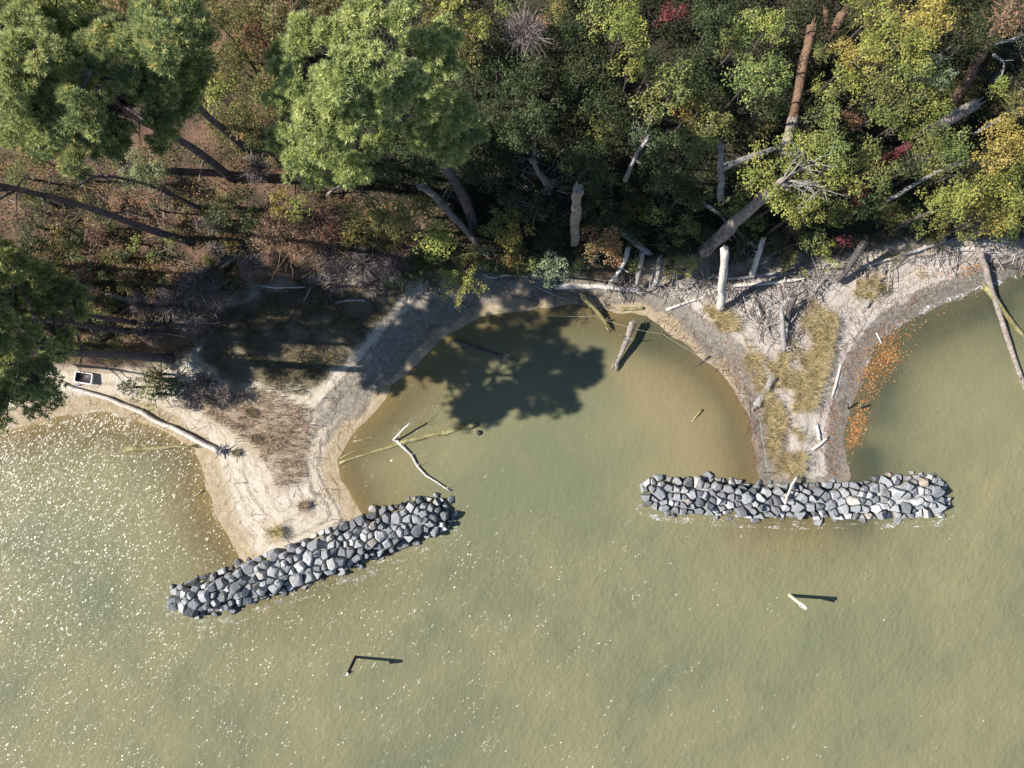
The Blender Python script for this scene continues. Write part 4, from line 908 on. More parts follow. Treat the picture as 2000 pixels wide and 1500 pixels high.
PLANTS = [
 # woodland behind the big snag, middle
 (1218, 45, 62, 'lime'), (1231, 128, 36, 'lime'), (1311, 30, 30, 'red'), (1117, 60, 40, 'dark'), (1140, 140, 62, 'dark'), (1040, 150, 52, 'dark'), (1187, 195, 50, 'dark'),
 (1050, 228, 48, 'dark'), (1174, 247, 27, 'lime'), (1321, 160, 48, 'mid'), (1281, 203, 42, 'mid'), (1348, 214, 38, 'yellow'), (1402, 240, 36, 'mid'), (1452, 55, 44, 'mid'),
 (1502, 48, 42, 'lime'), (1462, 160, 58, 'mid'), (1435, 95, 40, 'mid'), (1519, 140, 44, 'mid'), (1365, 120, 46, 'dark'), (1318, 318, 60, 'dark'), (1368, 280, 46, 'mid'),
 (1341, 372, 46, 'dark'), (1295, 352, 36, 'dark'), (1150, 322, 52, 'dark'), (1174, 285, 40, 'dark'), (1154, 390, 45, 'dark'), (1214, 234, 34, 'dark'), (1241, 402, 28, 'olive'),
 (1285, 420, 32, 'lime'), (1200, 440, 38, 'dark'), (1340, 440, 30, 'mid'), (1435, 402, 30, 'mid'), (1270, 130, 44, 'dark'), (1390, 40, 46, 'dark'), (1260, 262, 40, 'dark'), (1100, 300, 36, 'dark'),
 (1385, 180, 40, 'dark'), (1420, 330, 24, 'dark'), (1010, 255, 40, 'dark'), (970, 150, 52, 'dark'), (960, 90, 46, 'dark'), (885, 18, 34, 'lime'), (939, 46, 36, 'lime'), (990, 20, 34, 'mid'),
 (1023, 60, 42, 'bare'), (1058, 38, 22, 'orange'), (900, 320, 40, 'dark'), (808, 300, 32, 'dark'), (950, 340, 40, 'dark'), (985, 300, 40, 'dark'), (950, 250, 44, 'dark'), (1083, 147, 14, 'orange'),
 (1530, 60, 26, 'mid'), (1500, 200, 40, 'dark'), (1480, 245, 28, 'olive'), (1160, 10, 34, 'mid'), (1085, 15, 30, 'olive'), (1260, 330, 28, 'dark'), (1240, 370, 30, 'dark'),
 # sunlit right woodland
 (1497, 335, 52, 'lime'), (1564, 293, 48, 'lime'), (1604, 255, 46, 'mid'), (1538, 385, 48, 'lime'), (1590, 362, 46, 'lime'), (1566, 415, 44, 'lime'), (1645, 350, 44, 'lime'), (1630, 300, 40, 'mid'),
 (1668, 231, 30, 'orange'), (1725, 218, 42, 'mid'), (1749, 168, 52, 'mid'), (1682, 108, 54, 'yellow'), (1725, 75, 58, 'lime'), (1799, 52, 58, 'yellow'), (1826, 15, 48, 'yellow'), (1782, 112, 54, 'lime'),
 (1665, 160, 44, 'lime'), (1826, 140, 44, 'grey'), (1826, 190, 44, 'lime'), (1668, 13, 32, 'lime'), (1720, 20, 40, 'olive'), (1916, 50, 44, 'dark'), (1980, 27, 34, 'russet'), (1816, 291, 48, 'mid'),
 (1866, 272, 42, 'mid'), (1792, 325, 36, 'dark'), (1852, 305, 38, 'mid'), (1970, 276, 54, 'yellow'), (1943, 305, 40, 'yellow'), (1916, 368, 54, 'lime'), (1970, 355, 50, 'lime'), (1873, 395, 50, 'lime'),
 (1933, 418, 48, 'yellow'), (1832, 405, 40, 'lime'), (1990, 410, 44, 'lime'), (1893, 448, 30, 'lime'), (1789, 435, 32, 'mid'), (1675, 375, 22, 'red'), (1551, 447, 20, 'russet'), (1588, 468, 32, 'mid'),
 (1612, 485, 26, 'lime'), (1650, 470, 16, 'red'), (1510, 470, 24, 'dark'), (1720, 340, 40, 'mid'), (1690, 300, 36, 'mid'), (1770, 235, 34, 'lime'), (1880, 180, 26, 'olive'), (1955, 175, 26, 'lime'),
 (1985, 205, 30, 'olive'), (1700, 400, 34, 'dark'), (1740, 420, 26, 'olive'), (1640, 415, 32, 'lime'), (1640, 100, 28, 'mid'), (1598, 100, 26, 'mid'), (1600, 165, 24, 'lime'), (1620, 200, 34, 'mid'),
 (1560, 20, 34, 'dark'), (1880, 90, 30, 'dark'), (1480, 440, 26, 'mid'), (1450, 470, 18, 'dark'), (1540, 500, 20, 'olive'), (1625, 515, 16, 'lime'), (1573, 532, 12, 'mid'), (1960, 440, 36, 'lime'), (1830, 455, 24, 'olive'),
 (1345, 522, 22, 'lime'), (1328, 505, 18, 'mid'),
 # front shrubs along the bank
 (855, 468, 46, 'lime'), (1003, 448, 34, 'yellow'), (969, 435, 30, 'mid'), (1002, 480, 30, 'olive'), (1076, 527, 36, 'grey'), (1049, 508, 26, 'mid'), (1172, 485, 42, 'orange'), (1135, 500, 22, 'mid'), (1205, 500, 20, 'orange'),
 (547, 385, 30, 'yellow'), (580, 402, 28, 'lime'), (674, 412, 18, 'mid'), (735, 408, 36, 'olive'), (790, 420, 34, 'olive'), (820, 400, 26, 'olive'), (548, 458, 50, 'russet'), (603, 475, 44, 'russet'), (640, 440, 34, 'russet'),
 (690, 450, 34, 'olive'), (760, 465, 34, 'olive'), (705, 520, 36, 'bare'), (650, 510, 32, 'bare'), (765, 515, 32, 'bare'), (815, 520, 30, 'dark'), (870, 515, 30, 'dark'), (660, 490, 20, 'mid'), (935, 480, 24, 'dark'), (500, 440, 34, 'dark'),
 (1130, 445, 22, 'dark'), (1090, 450, 30, 'dark'), (1060, 470, 26, 'dark'), (1050, 410, 36, 'dark'), (1000, 390, 36, 'dark'), (920, 505, 20, 'olive'), (1190, 420, 30, 'dark'), (1300, 470, 28, 'dark'), (1240, 460, 26, 'dark'), (1380, 460, 24, 'dark'),
 # behind and between the pines
 (480, 40, 46, 'olive'), (450, 105, 42, 'olive'), (505, 75, 40, 'orange'), (430, 185, 40, 'lime'), (475, 225, 42, 'olive'), (515, 170, 38, 'olive'), (540, 40, 36, 'olive'), (415, 30, 42, 'olive'), (510, 280, 36, 'dark'), (430, 245, 30, 'olive'),
 (268, 338, 50, 'pale'), (500, 330, 28, 'bare'), (60, 300, 36, 'olive'), (30, 340, 30, 'mid'), (450, 410, 36, 'dark'), (420, 440, 30, 'dark'),
 (225, 2, 44, 'olive'), (640, 20, 40, 'olive'), (930, 130, 42, 'dark'), (900, 90, 40, 'olive'), (850, 20, 40, 'olive'), (800, -5, 40, 'dark'), (700, 0, 40, 'olive'), (960, 200, 40, 'dark'), (880, 180, 40, 'dark'), (830, 330, 34, 'dark'), (760, 340, 34, 'dark'), (560, 30, 34, 'russet'), (600, 350, 30, 'dark'),
 (830, 538, 30, 'dark'), (885, 525, 26, 'olive'), (780, 548, 28, 'dark'), (725, 552, 26, 'bare'), (960, 522, 26, 'dark'), (1005, 518, 26, 'olive'), (1035, 532, 20, 'dark'), (660, 548, 26, 'bare'), (850, 556, 20, 'dark'), (1110, 520, 24, 'dark'), (1240, 520, 20, 'dark'), (1310, 520, 22, 'olive'), (1440, 500, 22, 'dark'),
 # slope at the pine feet
 (262, 478, 18, 'lime'), (300, 500, 18, 'mid'), (165, 512, 24, 'mid'), (60, 440, 40, 'dark'), (40, 480, 34, 'dark'), (120, 460, 26, 'olive'), (210, 440, 20, 'mid'), (330, 460, 18, 'olive'), (210, 500, 20, 'olive'), (100, 530, 28, 'olive'),
 (60, 560, 30, 'dark'), (200, 540, 20, 'dark'), (130, 590, 26, 'olive'), (190, 620, 22, 'mid'), (60, 620, 34, 'dark'), (380, 560, 36, 'bare'), (330, 590, 34, 'bare'), (420, 570, 34, 'bare'), (290, 640, 28, 'bare'), (370, 620, 32, 'bare'), (250, 540, 20, 'russet'), (340, 550, 20, 'russet'),
 (288, 772, 24, 'lime'), (250, 758, 30, 'dark'), (330, 752, 36, 'dark'), (375, 768, 28, 'bare'), (300, 735, 30, 'olive'), (225, 690, 26, 'olive'), (150, 680, 24, 'olive'), (435, 770, 16, 'bare'), (80, 660, 28, 'dark'), (400, 745, 22, 'bare'),
]
_rs = np.random.default_rng(404)
for _k in range(46):
    _q = inpoly([(0, 360), (420, 380), (540, 420), (470, 560), (380, 660), (150, 690), (0, 660)], 1, _rs)[0]
    PLANTS.append((int(_q[0]), int(_q[1]), int(_rs.integers(11, 27)), str(_rs.choice(['olive', 'dark', 'russet', 'mid', 'bare'], p=[.34, .34, .12, .08, .12]))))
LOWX = {(288, 772), (250, 758), (330, 752), (375, 768), (300, 735), (435, 770), (400, 745), (855, 468), (1172, 485), (1076, 527)}
for a in PLANTS:
    kw = {}
    if (a[0], a[1]) in {(855, 468), (1003, 448), (1172, 485), (1076, 527), (547, 385), (580, 402), (969, 435)}: kw['hgt'] = 3.2 + a[2] * .06
    elif (a[0], a[1]) in LOWX: kw['hgt'] = 1.0 + a[2] * .035
    elif a[0] < 480 and a[1] > 420: kw['hgt'] = .5 + a[2] * .03
    elif a[1] > 430: kw['hgt'] = 1.0 + a[2] * .05
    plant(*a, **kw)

ORD = ['closest', 'second closest', 'third closest', 'fourth closest', 'fifth closest', 'sixth closest', 'seventh closest', 'eighth closest']
byl = {}
for t_ in PL: byl.setdefault(t_[0]['label'], []).append(t_)
for lab, ts in byl.items():
    if len(ts) < 2: continue
    m_ = min(MARKS, key=lambda m: (m[0][0] - ts[0][1]) ** 2 + (m[0][1] - ts[0][2]) ** 2)[0]
    ts.sort(key=lambda t: (t[1] - m_[0]) ** 2 + (t[2] - m_[1]) ** 2)
    for k_, t_ in enumerate(ts):
        nl_ = lab.replace(' near ', f' {ORD[min(k_, 7)]} to ')
        if len(nl_.split()) > 16: nl_ = nl_.replace(', towards the', ', by').replace('olive and rust', 'olive')
        if len(nl_.split()) > 16: nl_ = nl_.replace('bare grey twiggy', 'bare').replace('small ', '')
        t_[0]['label'] = ' '.join(nl_.split()[:16])

# bright sprays hanging over the cove head
rr = np.random.default_rng(77)
root = empty('leafy_sapling', ground_at(905, 520)); tag(root, 'bright yellow-green feathery sapling leaning over the cove head', 'sapling')
mb = MB(); tr = MB()
p0 = np.array(ground_at(915, 515)); p1 = np.array(P(898, 545, 8.2))
tr.tube(bez([p0, (p0 + p1) / 2 + np.array([0, 0, .6]), p1], 6), np.linspace(.1, .04, 6), 6)
for k in range(15):
    e = P(898 + rr.normal(0, 34), 556 + rr.normal(4, 20), 7.8 + rr.normal(0, .4)); e = np.array(e)
    s_ = p0 + (p1 - p0) * rr.uniform(.6, 1)
    pth = bez([s_, (s_ + e) / 2 + np.array([0, 0, .3]), e], 7); tr.tube(pth, np.linspace(.03, .008, 7), 4)
    n = 120; C = pth[rr.integers(2, 7, n)] + rr.normal(0, .13, (n, 3)); leaves(mb, C, np.array([0, 0, 1.]) + rr.normal(0, .6, (n, 3)), .14, rr, np.clip(rr.normal(.6, .25, n), 0, 1), .4)
mb.build('foliage', LEAF['lime'], root); tr.build('stem', WOOD['trunk'], root, True)

# ------------------------------------------------------------------ pines
def tufts(mb, C, D, rr, L=0.2, n=11, w=0.026, base=None):
    """needle bursts at points C pointing along D"""
    m = len(C)
    d = rr.standard_normal((m, n, 3)); d /= np.linalg.norm(d, axis=2)[..., None]
    d = d + 0.75 * D[:, None, :] + np.array([0, 0, .25]); d /= np.linalg.norm(d, axis=2)[..., None]
    s_ = np.cross(d, rr.standard_normal((m, n, 3))); s_ /= np.linalg.norm(s_, axis=2)[..., None] + 1e-9
    A = C[:, None, :] + 0 * d; B = A + d * (L * rr.uniform(.75, 1.25, (m, n, 1)))
    v = np.stack([A + d * .02 - s_ * w, A + d * .02 + s_ * w, B], 2).reshape(-1, 3)
    r = np.repeat(np.clip((base if base is not None else .45) + rr.normal(0, .22, m), 0, 1), n) + rr.normal(0, .1, m * n)
    mb.add(v, None, np.arange(len(v)).reshape(-1, 3), None, np.clip(r, 0, 1))

def pine(trunk, blobs, label, mat='pine', r0=.36, dens=60, L=.2, seed=1, dead=3, name='pine_tree'):
    """trunk: list of world points (base first); blobs: list of (world centre, radius)"""
    rr = np.random.default_rng(seed)
    base = np.array(trunk[0], float)
    root = empty(name, base); tag(root, label, 'pine tree')
    path = bez([tuple(t) for t in trunk], 18)
    mb = MB(); mb.tube(path, np.linspace(r0, r0 * .28, 18) * np.r_[1.25, np.ones(17)], 12, True, .5, .03); mb.build('trunk', WOOD['bark'], root, True)
    fo = MB()
    for c, R in blobs:
        c = np.array(c, float)
        below = path[path[:, 2] < c[2] - .1 * R]
        s_ = below[-1] if len(below) else path[-1]
        k = np.argmin(np.linalg.norm(path - (c - np.array([0, 0, .35 * np.linalg.norm((c - s_)[:2])])), axis=1)); s_ = path[k]
        mid = (s_ + c) / 2 + rr.normal(0, .15, 3)
        pth = bez([s_, mid, c], 7); lb = MB(); lb.tube(pth, np.linspace(.10, .035, 7), 6)
        n = max(24, int(dens * R * R * 5.0))
        sub = max(6, int(12 * R))
        cc = []
        for j in range(sub):
            u = rr.standard_normal(3); u /= np.linalg.norm(u); u[2] = abs(u[2]) * .9 - .15
            e = c + u * R * rr.uniform(.45, .85) * np.array([1, 1, .75]); cc.append(e)
            lb.tube([c, (c + e) / 2 + rr.normal(0, .05, 3), e], [.035, .025, .015], 4)
        cc = np.array(cc); lb.build('limb', WOOD['bark'], root, True)
        idx = rr.integers(0, sub, n)
        d = rr.standard_normal((n, 3)); d /= np.linalg.norm(d, axis=1)[:, None]
        d[:, 2] = np.where(d[:, 2] < -.2, -d[:, 2], d[:, 2])
        Q = cc[idx] + d * (R * .30 * rr.uniform(.5, 1.0, n))[:, None] * np.array([1, 1, .8])
        tufts(fo, Q, d, rr, L, base=rr.uniform(.3, .6, sub)[idx])
    for k in range(dead):
        i = rr.integers(5, 13); a = rr.uniform(0, 6.28)
        li = MB(); branch(li, path[i], (math.cos(a), math.sin(a), .15), rr.uniform(.8, 2.2), .05, 1, rr, 5); li.build('dead_limb', WOOD['bark'], root, True)
    fo.build('crown', LEAF[mat], root)
    return root

def pblob(l): return [(P(a, b, z), r * S * (H - z) / H * 1.12) for a, b, r, z in l]
BIG = [(560, 115, 40, 23), (600, 70, 42, 24), (660, 58, 42, 25), (722, 40, 46, 26), (782, 35, 42, 26), (600, 160, 50, 25), (668, 140, 54, 27), (740, 120, 54, 27), (560, 195, 42, 23), (620, 228, 50, 25),
       (546, 268, 30, 20.5), (588, 308, 46, 22), (640, 290, 44, 23.5), (692, 236, 50, 25), (692, 336, 40, 21.5), (620, 342, 32, 20.5), (764, 200, 46, 25), (832, 88, 44, 24), (872, 122, 42, 23), (850, 190, 46, 22),
       (900, 226, 42, 20.5), (832, 262, 40, 19.5), (888, 282, 40, 18.5), (922, 262, 30, 18.5), (742, 292, 34, 21.5), (760, 250, 30, 22), (872, 62, 34, 23), (800, 150, 40, 25), (580, 250, 34, 23), (650, 185, 40, 26)]
pine([ground_at(928, 445), P(905, 385, 6.5), P(862, 315, 11.5), P(815, 262, 15.5), P(770, 215, 19.5), P(735, 160, 24.5)], pblob(BIG),
     'big sunlit pine with bushy green crown and curved purple-grey trunk', 'pine', .40, 62, .25, 21, 6)

def ring_blobs(cx, cy, rx, ry, z0, z1, n, rr, r=38):
    out = []
    for k in range(n):
        a = rr.uniform(0, 6.28); q = math.sqrt(rr.random())
        out.append((cx + rx * q * math.cos(a), cy + ry * q * math.sin(a), r * rr.uniform(.8, 1.25), z1 - (z1 - z0) * q ** 1.5 + rr.normal(0, .5)))
    return out
r2 = np.random.default_rng(9)
# canopy filling the corner of the wood: two tall pines with visible leaning trunks, and two beyond the frame edge
pine([ground_at(452, 347), P(392, 300, 8), P(330, 262, 13), P(268, 232, 17), P(200, 170, 24), P(170, 140, 28)], pblob(ring_blobs(180, 175, 195, 125, 20, 28, 50, r2, 44)),
     'tall pine with slim leaning trunk rising from the russet forest floor', 'pine_deep', .30, 50, .24, 31, 8)
pine([ground_at(482, 292), P(440, 255, 8), P(400, 222, 14), P(340, 150, 23), P(310, 110, 28)], pblob(ring_blobs(320, 90, 90, 95, 21, 28, 20, r2, 42)),
     'pine behind the russet slope with trunk half hidden in olive brush', 'pine_deep', .30, 50, .24, 32, 4)
pine([ground_at(250, 330), P(140, 200, 16), P(60, 90, 28)], pblob(ring_blobs(55, 125, 140, 150, 21, 29, 38, r2, 46)),
     'yellow-lit pine crown at the corner of the wood', 'pine', .32, 48, .26, 33, 4)
pine([ground_at(372, 472), P(290, 448, 5), P(180, 408, 11), P(0, 362, 19), P(-150, 345, 24)], pblob(ring_blobs(-190, 390, 100, 110, 20, 26, 22, r2, 44)),
     'pine with long slender trunk crossing the russet slope', 'pine_deep', .30, 40, .26, 34, 12)
pine([ground_at(400, 412), P(330, 378, 5.5), P(255, 352, 10), P(190, 345, 13.5), P(150, 365, 15)], pblob([(165, 345, 22, 14), (135, 330, 20, 14.5)]),
     'thin half-dead tree with bent grey trunk above the russet slope', 'pine_deep', .17, 30, .2, 35, 14)
def gp(px, py, z): 
    p = P(px, py, 0); return Vector((p.x, p.y, z))
def gblobs(cx, cy, rx, ry, z0, z1, n, rr, r=1.0):
    out = []
    for k in range(n):
        a = rr.uniform(0, 6.28); q = math.sqrt(rr.random())
        out.append((gp(cx + rx * q * math.cos(a), cy + ry * q * math.sin(a), z1 - (z1 - z0) * q ** 1.5 * rr.uniform(.4, 1.2)), r * rr.uniform(.75, 1.3)))
    return out
pine([gp(352, 702, 1.6), gp(352, 702, 8), gp(350, 704, 15), gp(342, 697, 22), gp(334, 690, 26)], gblobs(334, 684, 84, 104, 18, 27, 44, r2, 1.2) + gblobs(330, 680, 88, 84, 13.5, 17.5, 14, r2, 1.1),
     'shoreline pine whose straight trunk runs level past the white-rimmed tub', 'pine_deep', .34, 42, .24, 36, 8)
pine([gp(285, 652, 2.6), gp(285, 652, 12), gp(270, 645, 22)], gblobs(250, 640, 80, 60, 17, 24, 20, r2, 1.05),
     'pine with twin-looking low trunk behind the shoreline pine', 'pine_deep', .24, 42, .24, 37, 8)
pine([gp(300, 636, 2.8), gp(300, 636, 10), gp(305, 625, 19)], gblobs(310, 620, 60, 50, 13, 20, 12, r2, .9),
     'younger pine on the slope above the shoreline pine', 'pine_deep', .2, 42, .24, 38, 6)
pine([gp(120, 712, 1.6), gp(118, 716, 4), gp(112, 728, 7.5)], pblob([(10, 742, 34, 9), (50, 768, 24, 8.5), (-10, 700, 36, 10), (82, 752, 18, 8), (40, 715, 28, 9.5), (5, 778, 20, 8), (95, 775, 11, 7.5)]),
     'low dark pine boughs overhanging the golden beach', 'pine_deep', .14, 46, .2, 39, 3)
k = 0
for (px, py, h_, rx) in [(60, 640, 23, 80), (-60, 585, 23, 80), (-150, 660, 23, 85), (-90, 520, 24, 80), (120, 560, 20, 55), (-330, 560, 22, 80)]:
    pine([gp(px, py, hz((px - 1000) * S, (750 - py) * S)), gp(px + 4, py - 3, h_ * .5), gp(px, py, h_)], gblobs(px, py, rx, rx * .8, h_ - 7, h_ + 1, 15, r2, 1.1),
         ['tall pine closest behind the shoreline pine', 'tall pine second behind the shoreline pine', 'tall pine farthest along the shore from the white-rimmed tub', 'tall pine uphill of the crooked grey limb', 'shorter pine standing by the crooked grey limb', 'outermost pine of the stand beyond the slope'][k], 'pine_deep', .28, 20, .30, 50 + k, 5)['group'] = 'pines of the stand beyond the slope'
    k += 1

# ------------------------------------------------------------------ undergrowth, grass, twigs, leaves
def scatter_leaves(name, label, polys, n, size, mat, zlo, zhi, seed, cat, asp=.6):
    rr = np.random.default_rng(seed); mb = MB()
    for poly, f in polys:
        m = int(n * f); q = inpoly(poly, m, rr)
        x, y = (q[:, 0] - 1000) * S, (750 - q[:, 1]) * S
        z0 = height(x, y)[0]
        cl = fbm(x * .9, y * .9, seed, 3)
        z = z0 + zlo + (zhi - zlo) * rr.random(m) * np.clip(cl * 2 - .5, .1, 1.2)
        keep = cl > .42 + .1 * rr.standard_normal(m)
        C = np.stack([x, y, z], 1)[keep]
        leaves(mb, C, np.array([0, 0, .8]) + rr.normal(0, .55, C.shape), size, rr, np.clip(cl[keep] * 1.4 - .25 + rr.normal(0, .15, len(C)), 0, 1), asp)
    o = mb.build(name, LEAF[mat]); tag(o, label, cat, kind='stuff'); return o
WOODR = [(560, -40), (1330, -40), (2050, -40), (2050, 440), (1700, 480), (1400, 500), (1050, 520), (880, 500), (860, 420), (700, 380), (560, 330)]
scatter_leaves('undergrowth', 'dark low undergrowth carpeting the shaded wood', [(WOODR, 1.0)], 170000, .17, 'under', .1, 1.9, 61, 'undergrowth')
scatter_leaves('low_brush', 'mixed olive low brush on the wood floor', [([(-60, 330), (500, 300), (560, 380), (900, 430), (950, 520), (800, 540), (560, 540), (430, 620), (380, 690), (-60, 700)], .5), ([(380, -20), (620, -20), (560, 380), (420, 260)], .35), ([(1800, 60), (2030, 40), (2030, 300), (1850, 250)], .15)], 80000, .13, 'olive', .03, .7, 62, 'brush')

def blades(mb, base, n, h, lean, rr, w=.012, rnd=None):
    """n blades round each base point"""
    m = len(base)
    B = np.repeat(base, n, 0) + np.c_[rr.normal(0, .11, (m * n, 2)), np.zeros(m * n)]
    a = rr.uniform(0, 6.28, m * n); l = h * rr.uniform(.6, 1.25, m * n)
    d = np.stack([np.cos(a), np.sin(a)], 1) * (rr.uniform(.2, 1.0, m * n) * lean)[:, None]
    mid = B + np.c_[d * .35, np.full(m * n, .62)] * l[:, None]; tip = B + np.c_[d, .75 * np.ones(m * n)] * l[:, None]
    s_ = np.stack([-np.sin(a), np.cos(a), np.zeros(m * n)], 1) * w
    v = np.stack([B - s_, B + s_, mid + s_ * .8, mid - s_ * .8, tip], 1).reshape(-1, 3)
    o = np.arange(m * n)[:, None] * 5
    r = np.repeat(rr.uniform(.1, .9, m), n) + rr.normal(0, .12, m * n) if rnd is None else np.full(m * n, rnd)
    mb.add(v, o + np.array([0, 1, 2, 3]), o + np.array([3, 2, 4]), np.clip(r, 0, 1), np.clip(r, 0, 1))

def grass(name, label, polys, h, mat, seed, n=26, lean=.9, w=.014, thr=.0):
    rr = np.random.default_rng(seed); mb = MB()
    for poly, m in polys:
        q = inpoly(poly, m, rr); x, y = (q[:, 0] - 1000) * S, (750 - q[:, 1]) * S
        k = fbm(x * .8, y * .8, seed) > thr
        x, y = x[k], y[k]
        blades(mb, np.stack([x, y, height(x, y)[0] - .03], 1), n, h, lean, rr, w)
    o = mb.build(name, LEAF[mat]); tag(o, label, 'grass', kind='stuff'); return o
SPIT_G = [(1368, 598), (1440, 620), (1470, 690), (1500, 700), (1520, 690), (1555, 640), (1580, 595), (1640, 590), (1620, 650), (1608, 720), (1585, 790), (1560, 830), (1562, 935), (1510, 930), (1495, 860), (1490, 800), (1470, 740), (1430, 670)]
grass('beach_grass', 'tawny beach grass covering the middle of the driftwood spit', [(SPIT_G, 760), ([(1730, 500), (1800, 495), (1790, 540), (1740, 545)], 50), ([(1670, 540), (1710, 540), (1700, 580), (1660, 580)], 40)], .9, 'grass', 71, 26, 1.1, .013, .45)
grass('dry_grass', 'brown dry stems standing on the golden spit', [(ZONE_DRY, 620)], .5, 'dry', 72, 7, 1.1, .012)
grass('marsh_grass', 'dull marsh grass in the shaded hollow', [(ZONE_MARSH, 1500)], .45, 'marsh', 73, 9, 1.0, .014, .36)
def tuft(px, py, rpx, label, mat='grass', h=.9):
    rr = np.random.default_rng(int(px * 3 + py)); b = ground_at(px, py); mb = MB()
    base = np.array(b) + np.c_[rr.normal(0, rpx * S * .28, (14, 2)), np.zeros(14)]
    blades(mb, base, 24, h, 1.1, rr, .012)
    o = mb.build('grass_clump', LEAF[mat], None, False, b); tag(o, label, 'grass clump', 'lone grass clumps')
tuft(540, 1038, 16, 'big bushy grass clump on bare sand by the slanting breakwater', 'grass', 1.0)
tuft(500, 856, 9, 'small dark clump at the edge of dry stems', 'marsh', .5); tuft(463, 884, 7, 'tiny green tuft on white sand below dry stems', 'marsh', .4)
tuft(493, 806, 9, 'green clump inside the dry stems', 'marsh', .5); tuft(595, 985, 13, 'thin brown clump beside the sandy track', 'dry', .6)
tuft(1722, 565, 10, 'green tuft beside the mottled grey log', 'marsh', .5)

def sticks(name, label, polys, lo, hi, r, mat, seed, lift=.15, stack=.4, ang=None):
    rr = np.random.default_rng(seed); mb = MB()
    for poly, m in polys:
        q = inpoly(poly, m, rr)
        for (a, b) in q:
            L = rr.uniform(lo, hi) * (1 if rr.random() < .8 else 1.7); th = rr.uniform(0, 3.1416) if ang is None else rr.normal(ang, .5)
            dx, dy = math.cos(th) * L / 2, math.sin(th) * L / 2
            x, y = (a - 1000) * S, (750 - b) * S
            zz = height(np.array([x - dx, x, x + dx]), np.array([y - dy, y, y + dy]))[0]
            zz = np.maximum(zz, .0) + lift * rr.random() + stack * rr.random() ** 3
            pts = np.array([[x - dx, y - dy, zz[0]], [x + rr.normal(0, .06 * L), y + rr.normal(0, .06 * L), max(zz[1], (zz[0] + zz[2]) / 2)], [x + dx, y + dy, zz[2]]])
            rad = r * rr.uniform(.5, 1.5)
            mb.tube(pts, [rad, rad * .85, rad * .45], 4, False, float(np.clip(rr.normal(.5, .28), 0, 1)))
    o = mb.build(name, LEAF[mat]); tag(o, label, 'driftwood', kind='stuff'); return o
HEAP1 = [(1330, 545), (1420, 520), (1560, 515), (1640, 525), (1610, 570), (1560, 560), (1420, 580), (1340, 580)]
TANG = [(1420, 575), (1540, 560), (1600, 560), (1580, 620), (1550, 690), (1510, 690), (1470, 650), (1430, 610)]
sticks('driftwood_heap', 'tangled grey driftwood sticks heaped along the bank foot', [(HEAP1, 280), (TANG, 230), ([(1180, 545), (1330, 540), (1330, 580), (1190, 580)], 60), ([(1640, 520), (1740, 490), (2020, 470), (2020, 520), (1760, 520), (1660, 560)], 150)], .6, 2.4, .026, 'twig', 81, .25, .6)
sticks('beach_twigs', 'thin twigs strewn over the grey beach', [([(1590, 640), (1700, 560), (1800, 520), (1900, 520), (1760, 620), (1690, 680), (1660, 760), (1640, 930), (1570, 930), (1590, 800)], 420), ([(1290, 600), (1350, 640), (1440, 720), (1480, 800), (1490, 930), (1470, 920), (1450, 800), (1380, 700), (1290, 640)], 200), ([(980, 560), (1200, 570), (1200, 600), (1000, 605)], 120)], .2, 1.1, .012, 'wrack', 82, .03, .05)
sticks('cove_wrack', 'thin dark twigs along the golden cove beach', [([(610, 800), (680, 730), (780, 660), (850, 610), (930, 600), (820, 690), (720, 800), (660, 880), (655, 980), (610, 990)], 260), ([(440, 880), (600, 940), (640, 1010), (520, 1080), (420, 960)], 70), ([(20, 760), (120, 760), (300, 800), (420, 830), (400, 860), (200, 790), (20, 810)], 110)], .15, .8, .011, 'wrack', 83, .02, .04)
sticks('forest_deadwood', 'fallen sticks and dead limbs littering the wood floor', [([(0, 340), (440, 340), (480, 560), (400, 680), (0, 700)], 130), ([(1000, 330), (1110, 330), (1110, 460), (980, 420)], 90), ([(1880, 60), (2020, 50), (2020, 230), (1880, 230)], 140), ([(600, 450), (900, 470), (900, 545), (600, 550)], 40), ([(1180, 440), (1500, 420), (1500, 520), (1200, 540)], 60)], .5, 2.2, .022, 'twig', 84, .3, .8)

def water_leaves():
    rr = np.random.default_rng(91); mb = MB()
    for (cx, cy, sx, sy, rot, n, sz) in [(1722, 702, 32, 17, .9, 560, .085), (1738, 694, 14, 11, .5, 170, .09), (1700, 740, 22, 16, 1.1, 260, .08), (1675, 828, 22, 9, 1.35, 420, .085), (1668, 850, 14, 6, 1.3, 220, .085),
                                         (1740, 660, 55, 12, .55, 320, .07), (1690, 770, 60, 10, 1.2, 260, .07), (1850, 585, 80, 14, .42, 130, .07), (1905, 520, 14, 8, .4, 110, .09), (1850, 530, 40, 12, .45, 130, .08),
                                         (1625, 850, 60, 12, 1.5, 240, .07), (1740, 560, 60, 16, .6, 160, .07), (1440, 700, 60, 8, -.9, 140, .07), (1790, 700, 70, 50, .5, 90, .06)]:
        a, b = rr.normal(0, sx, n), rr.normal(0, sy, n)
        px, py = cx + a * math.cos(rot) + b * math.sin(rot), cy - a * math.sin(rot) + b * math.cos(rot)
        x, y = (px - 1000) * S, (750 - py) * S
        z = np.maximum(height(x, y)[0], 0) + .012 + .014 * rr.random(n)
        leaves(mb, np.stack([x, y, z], 1), np.array([0, 0, 1.]) + rr.normal(0, .15, (n, 3)), sz * 1.5, rr, np.clip(rr.normal(.55, .28, n), 0, 1), .7)
    o = mb.build('floating_leaves', LEAF['litter']); tag(o, 'rafts of orange fallen leaves floating along the grey beach', 'leaves', kind='stuff')
water_leaves()

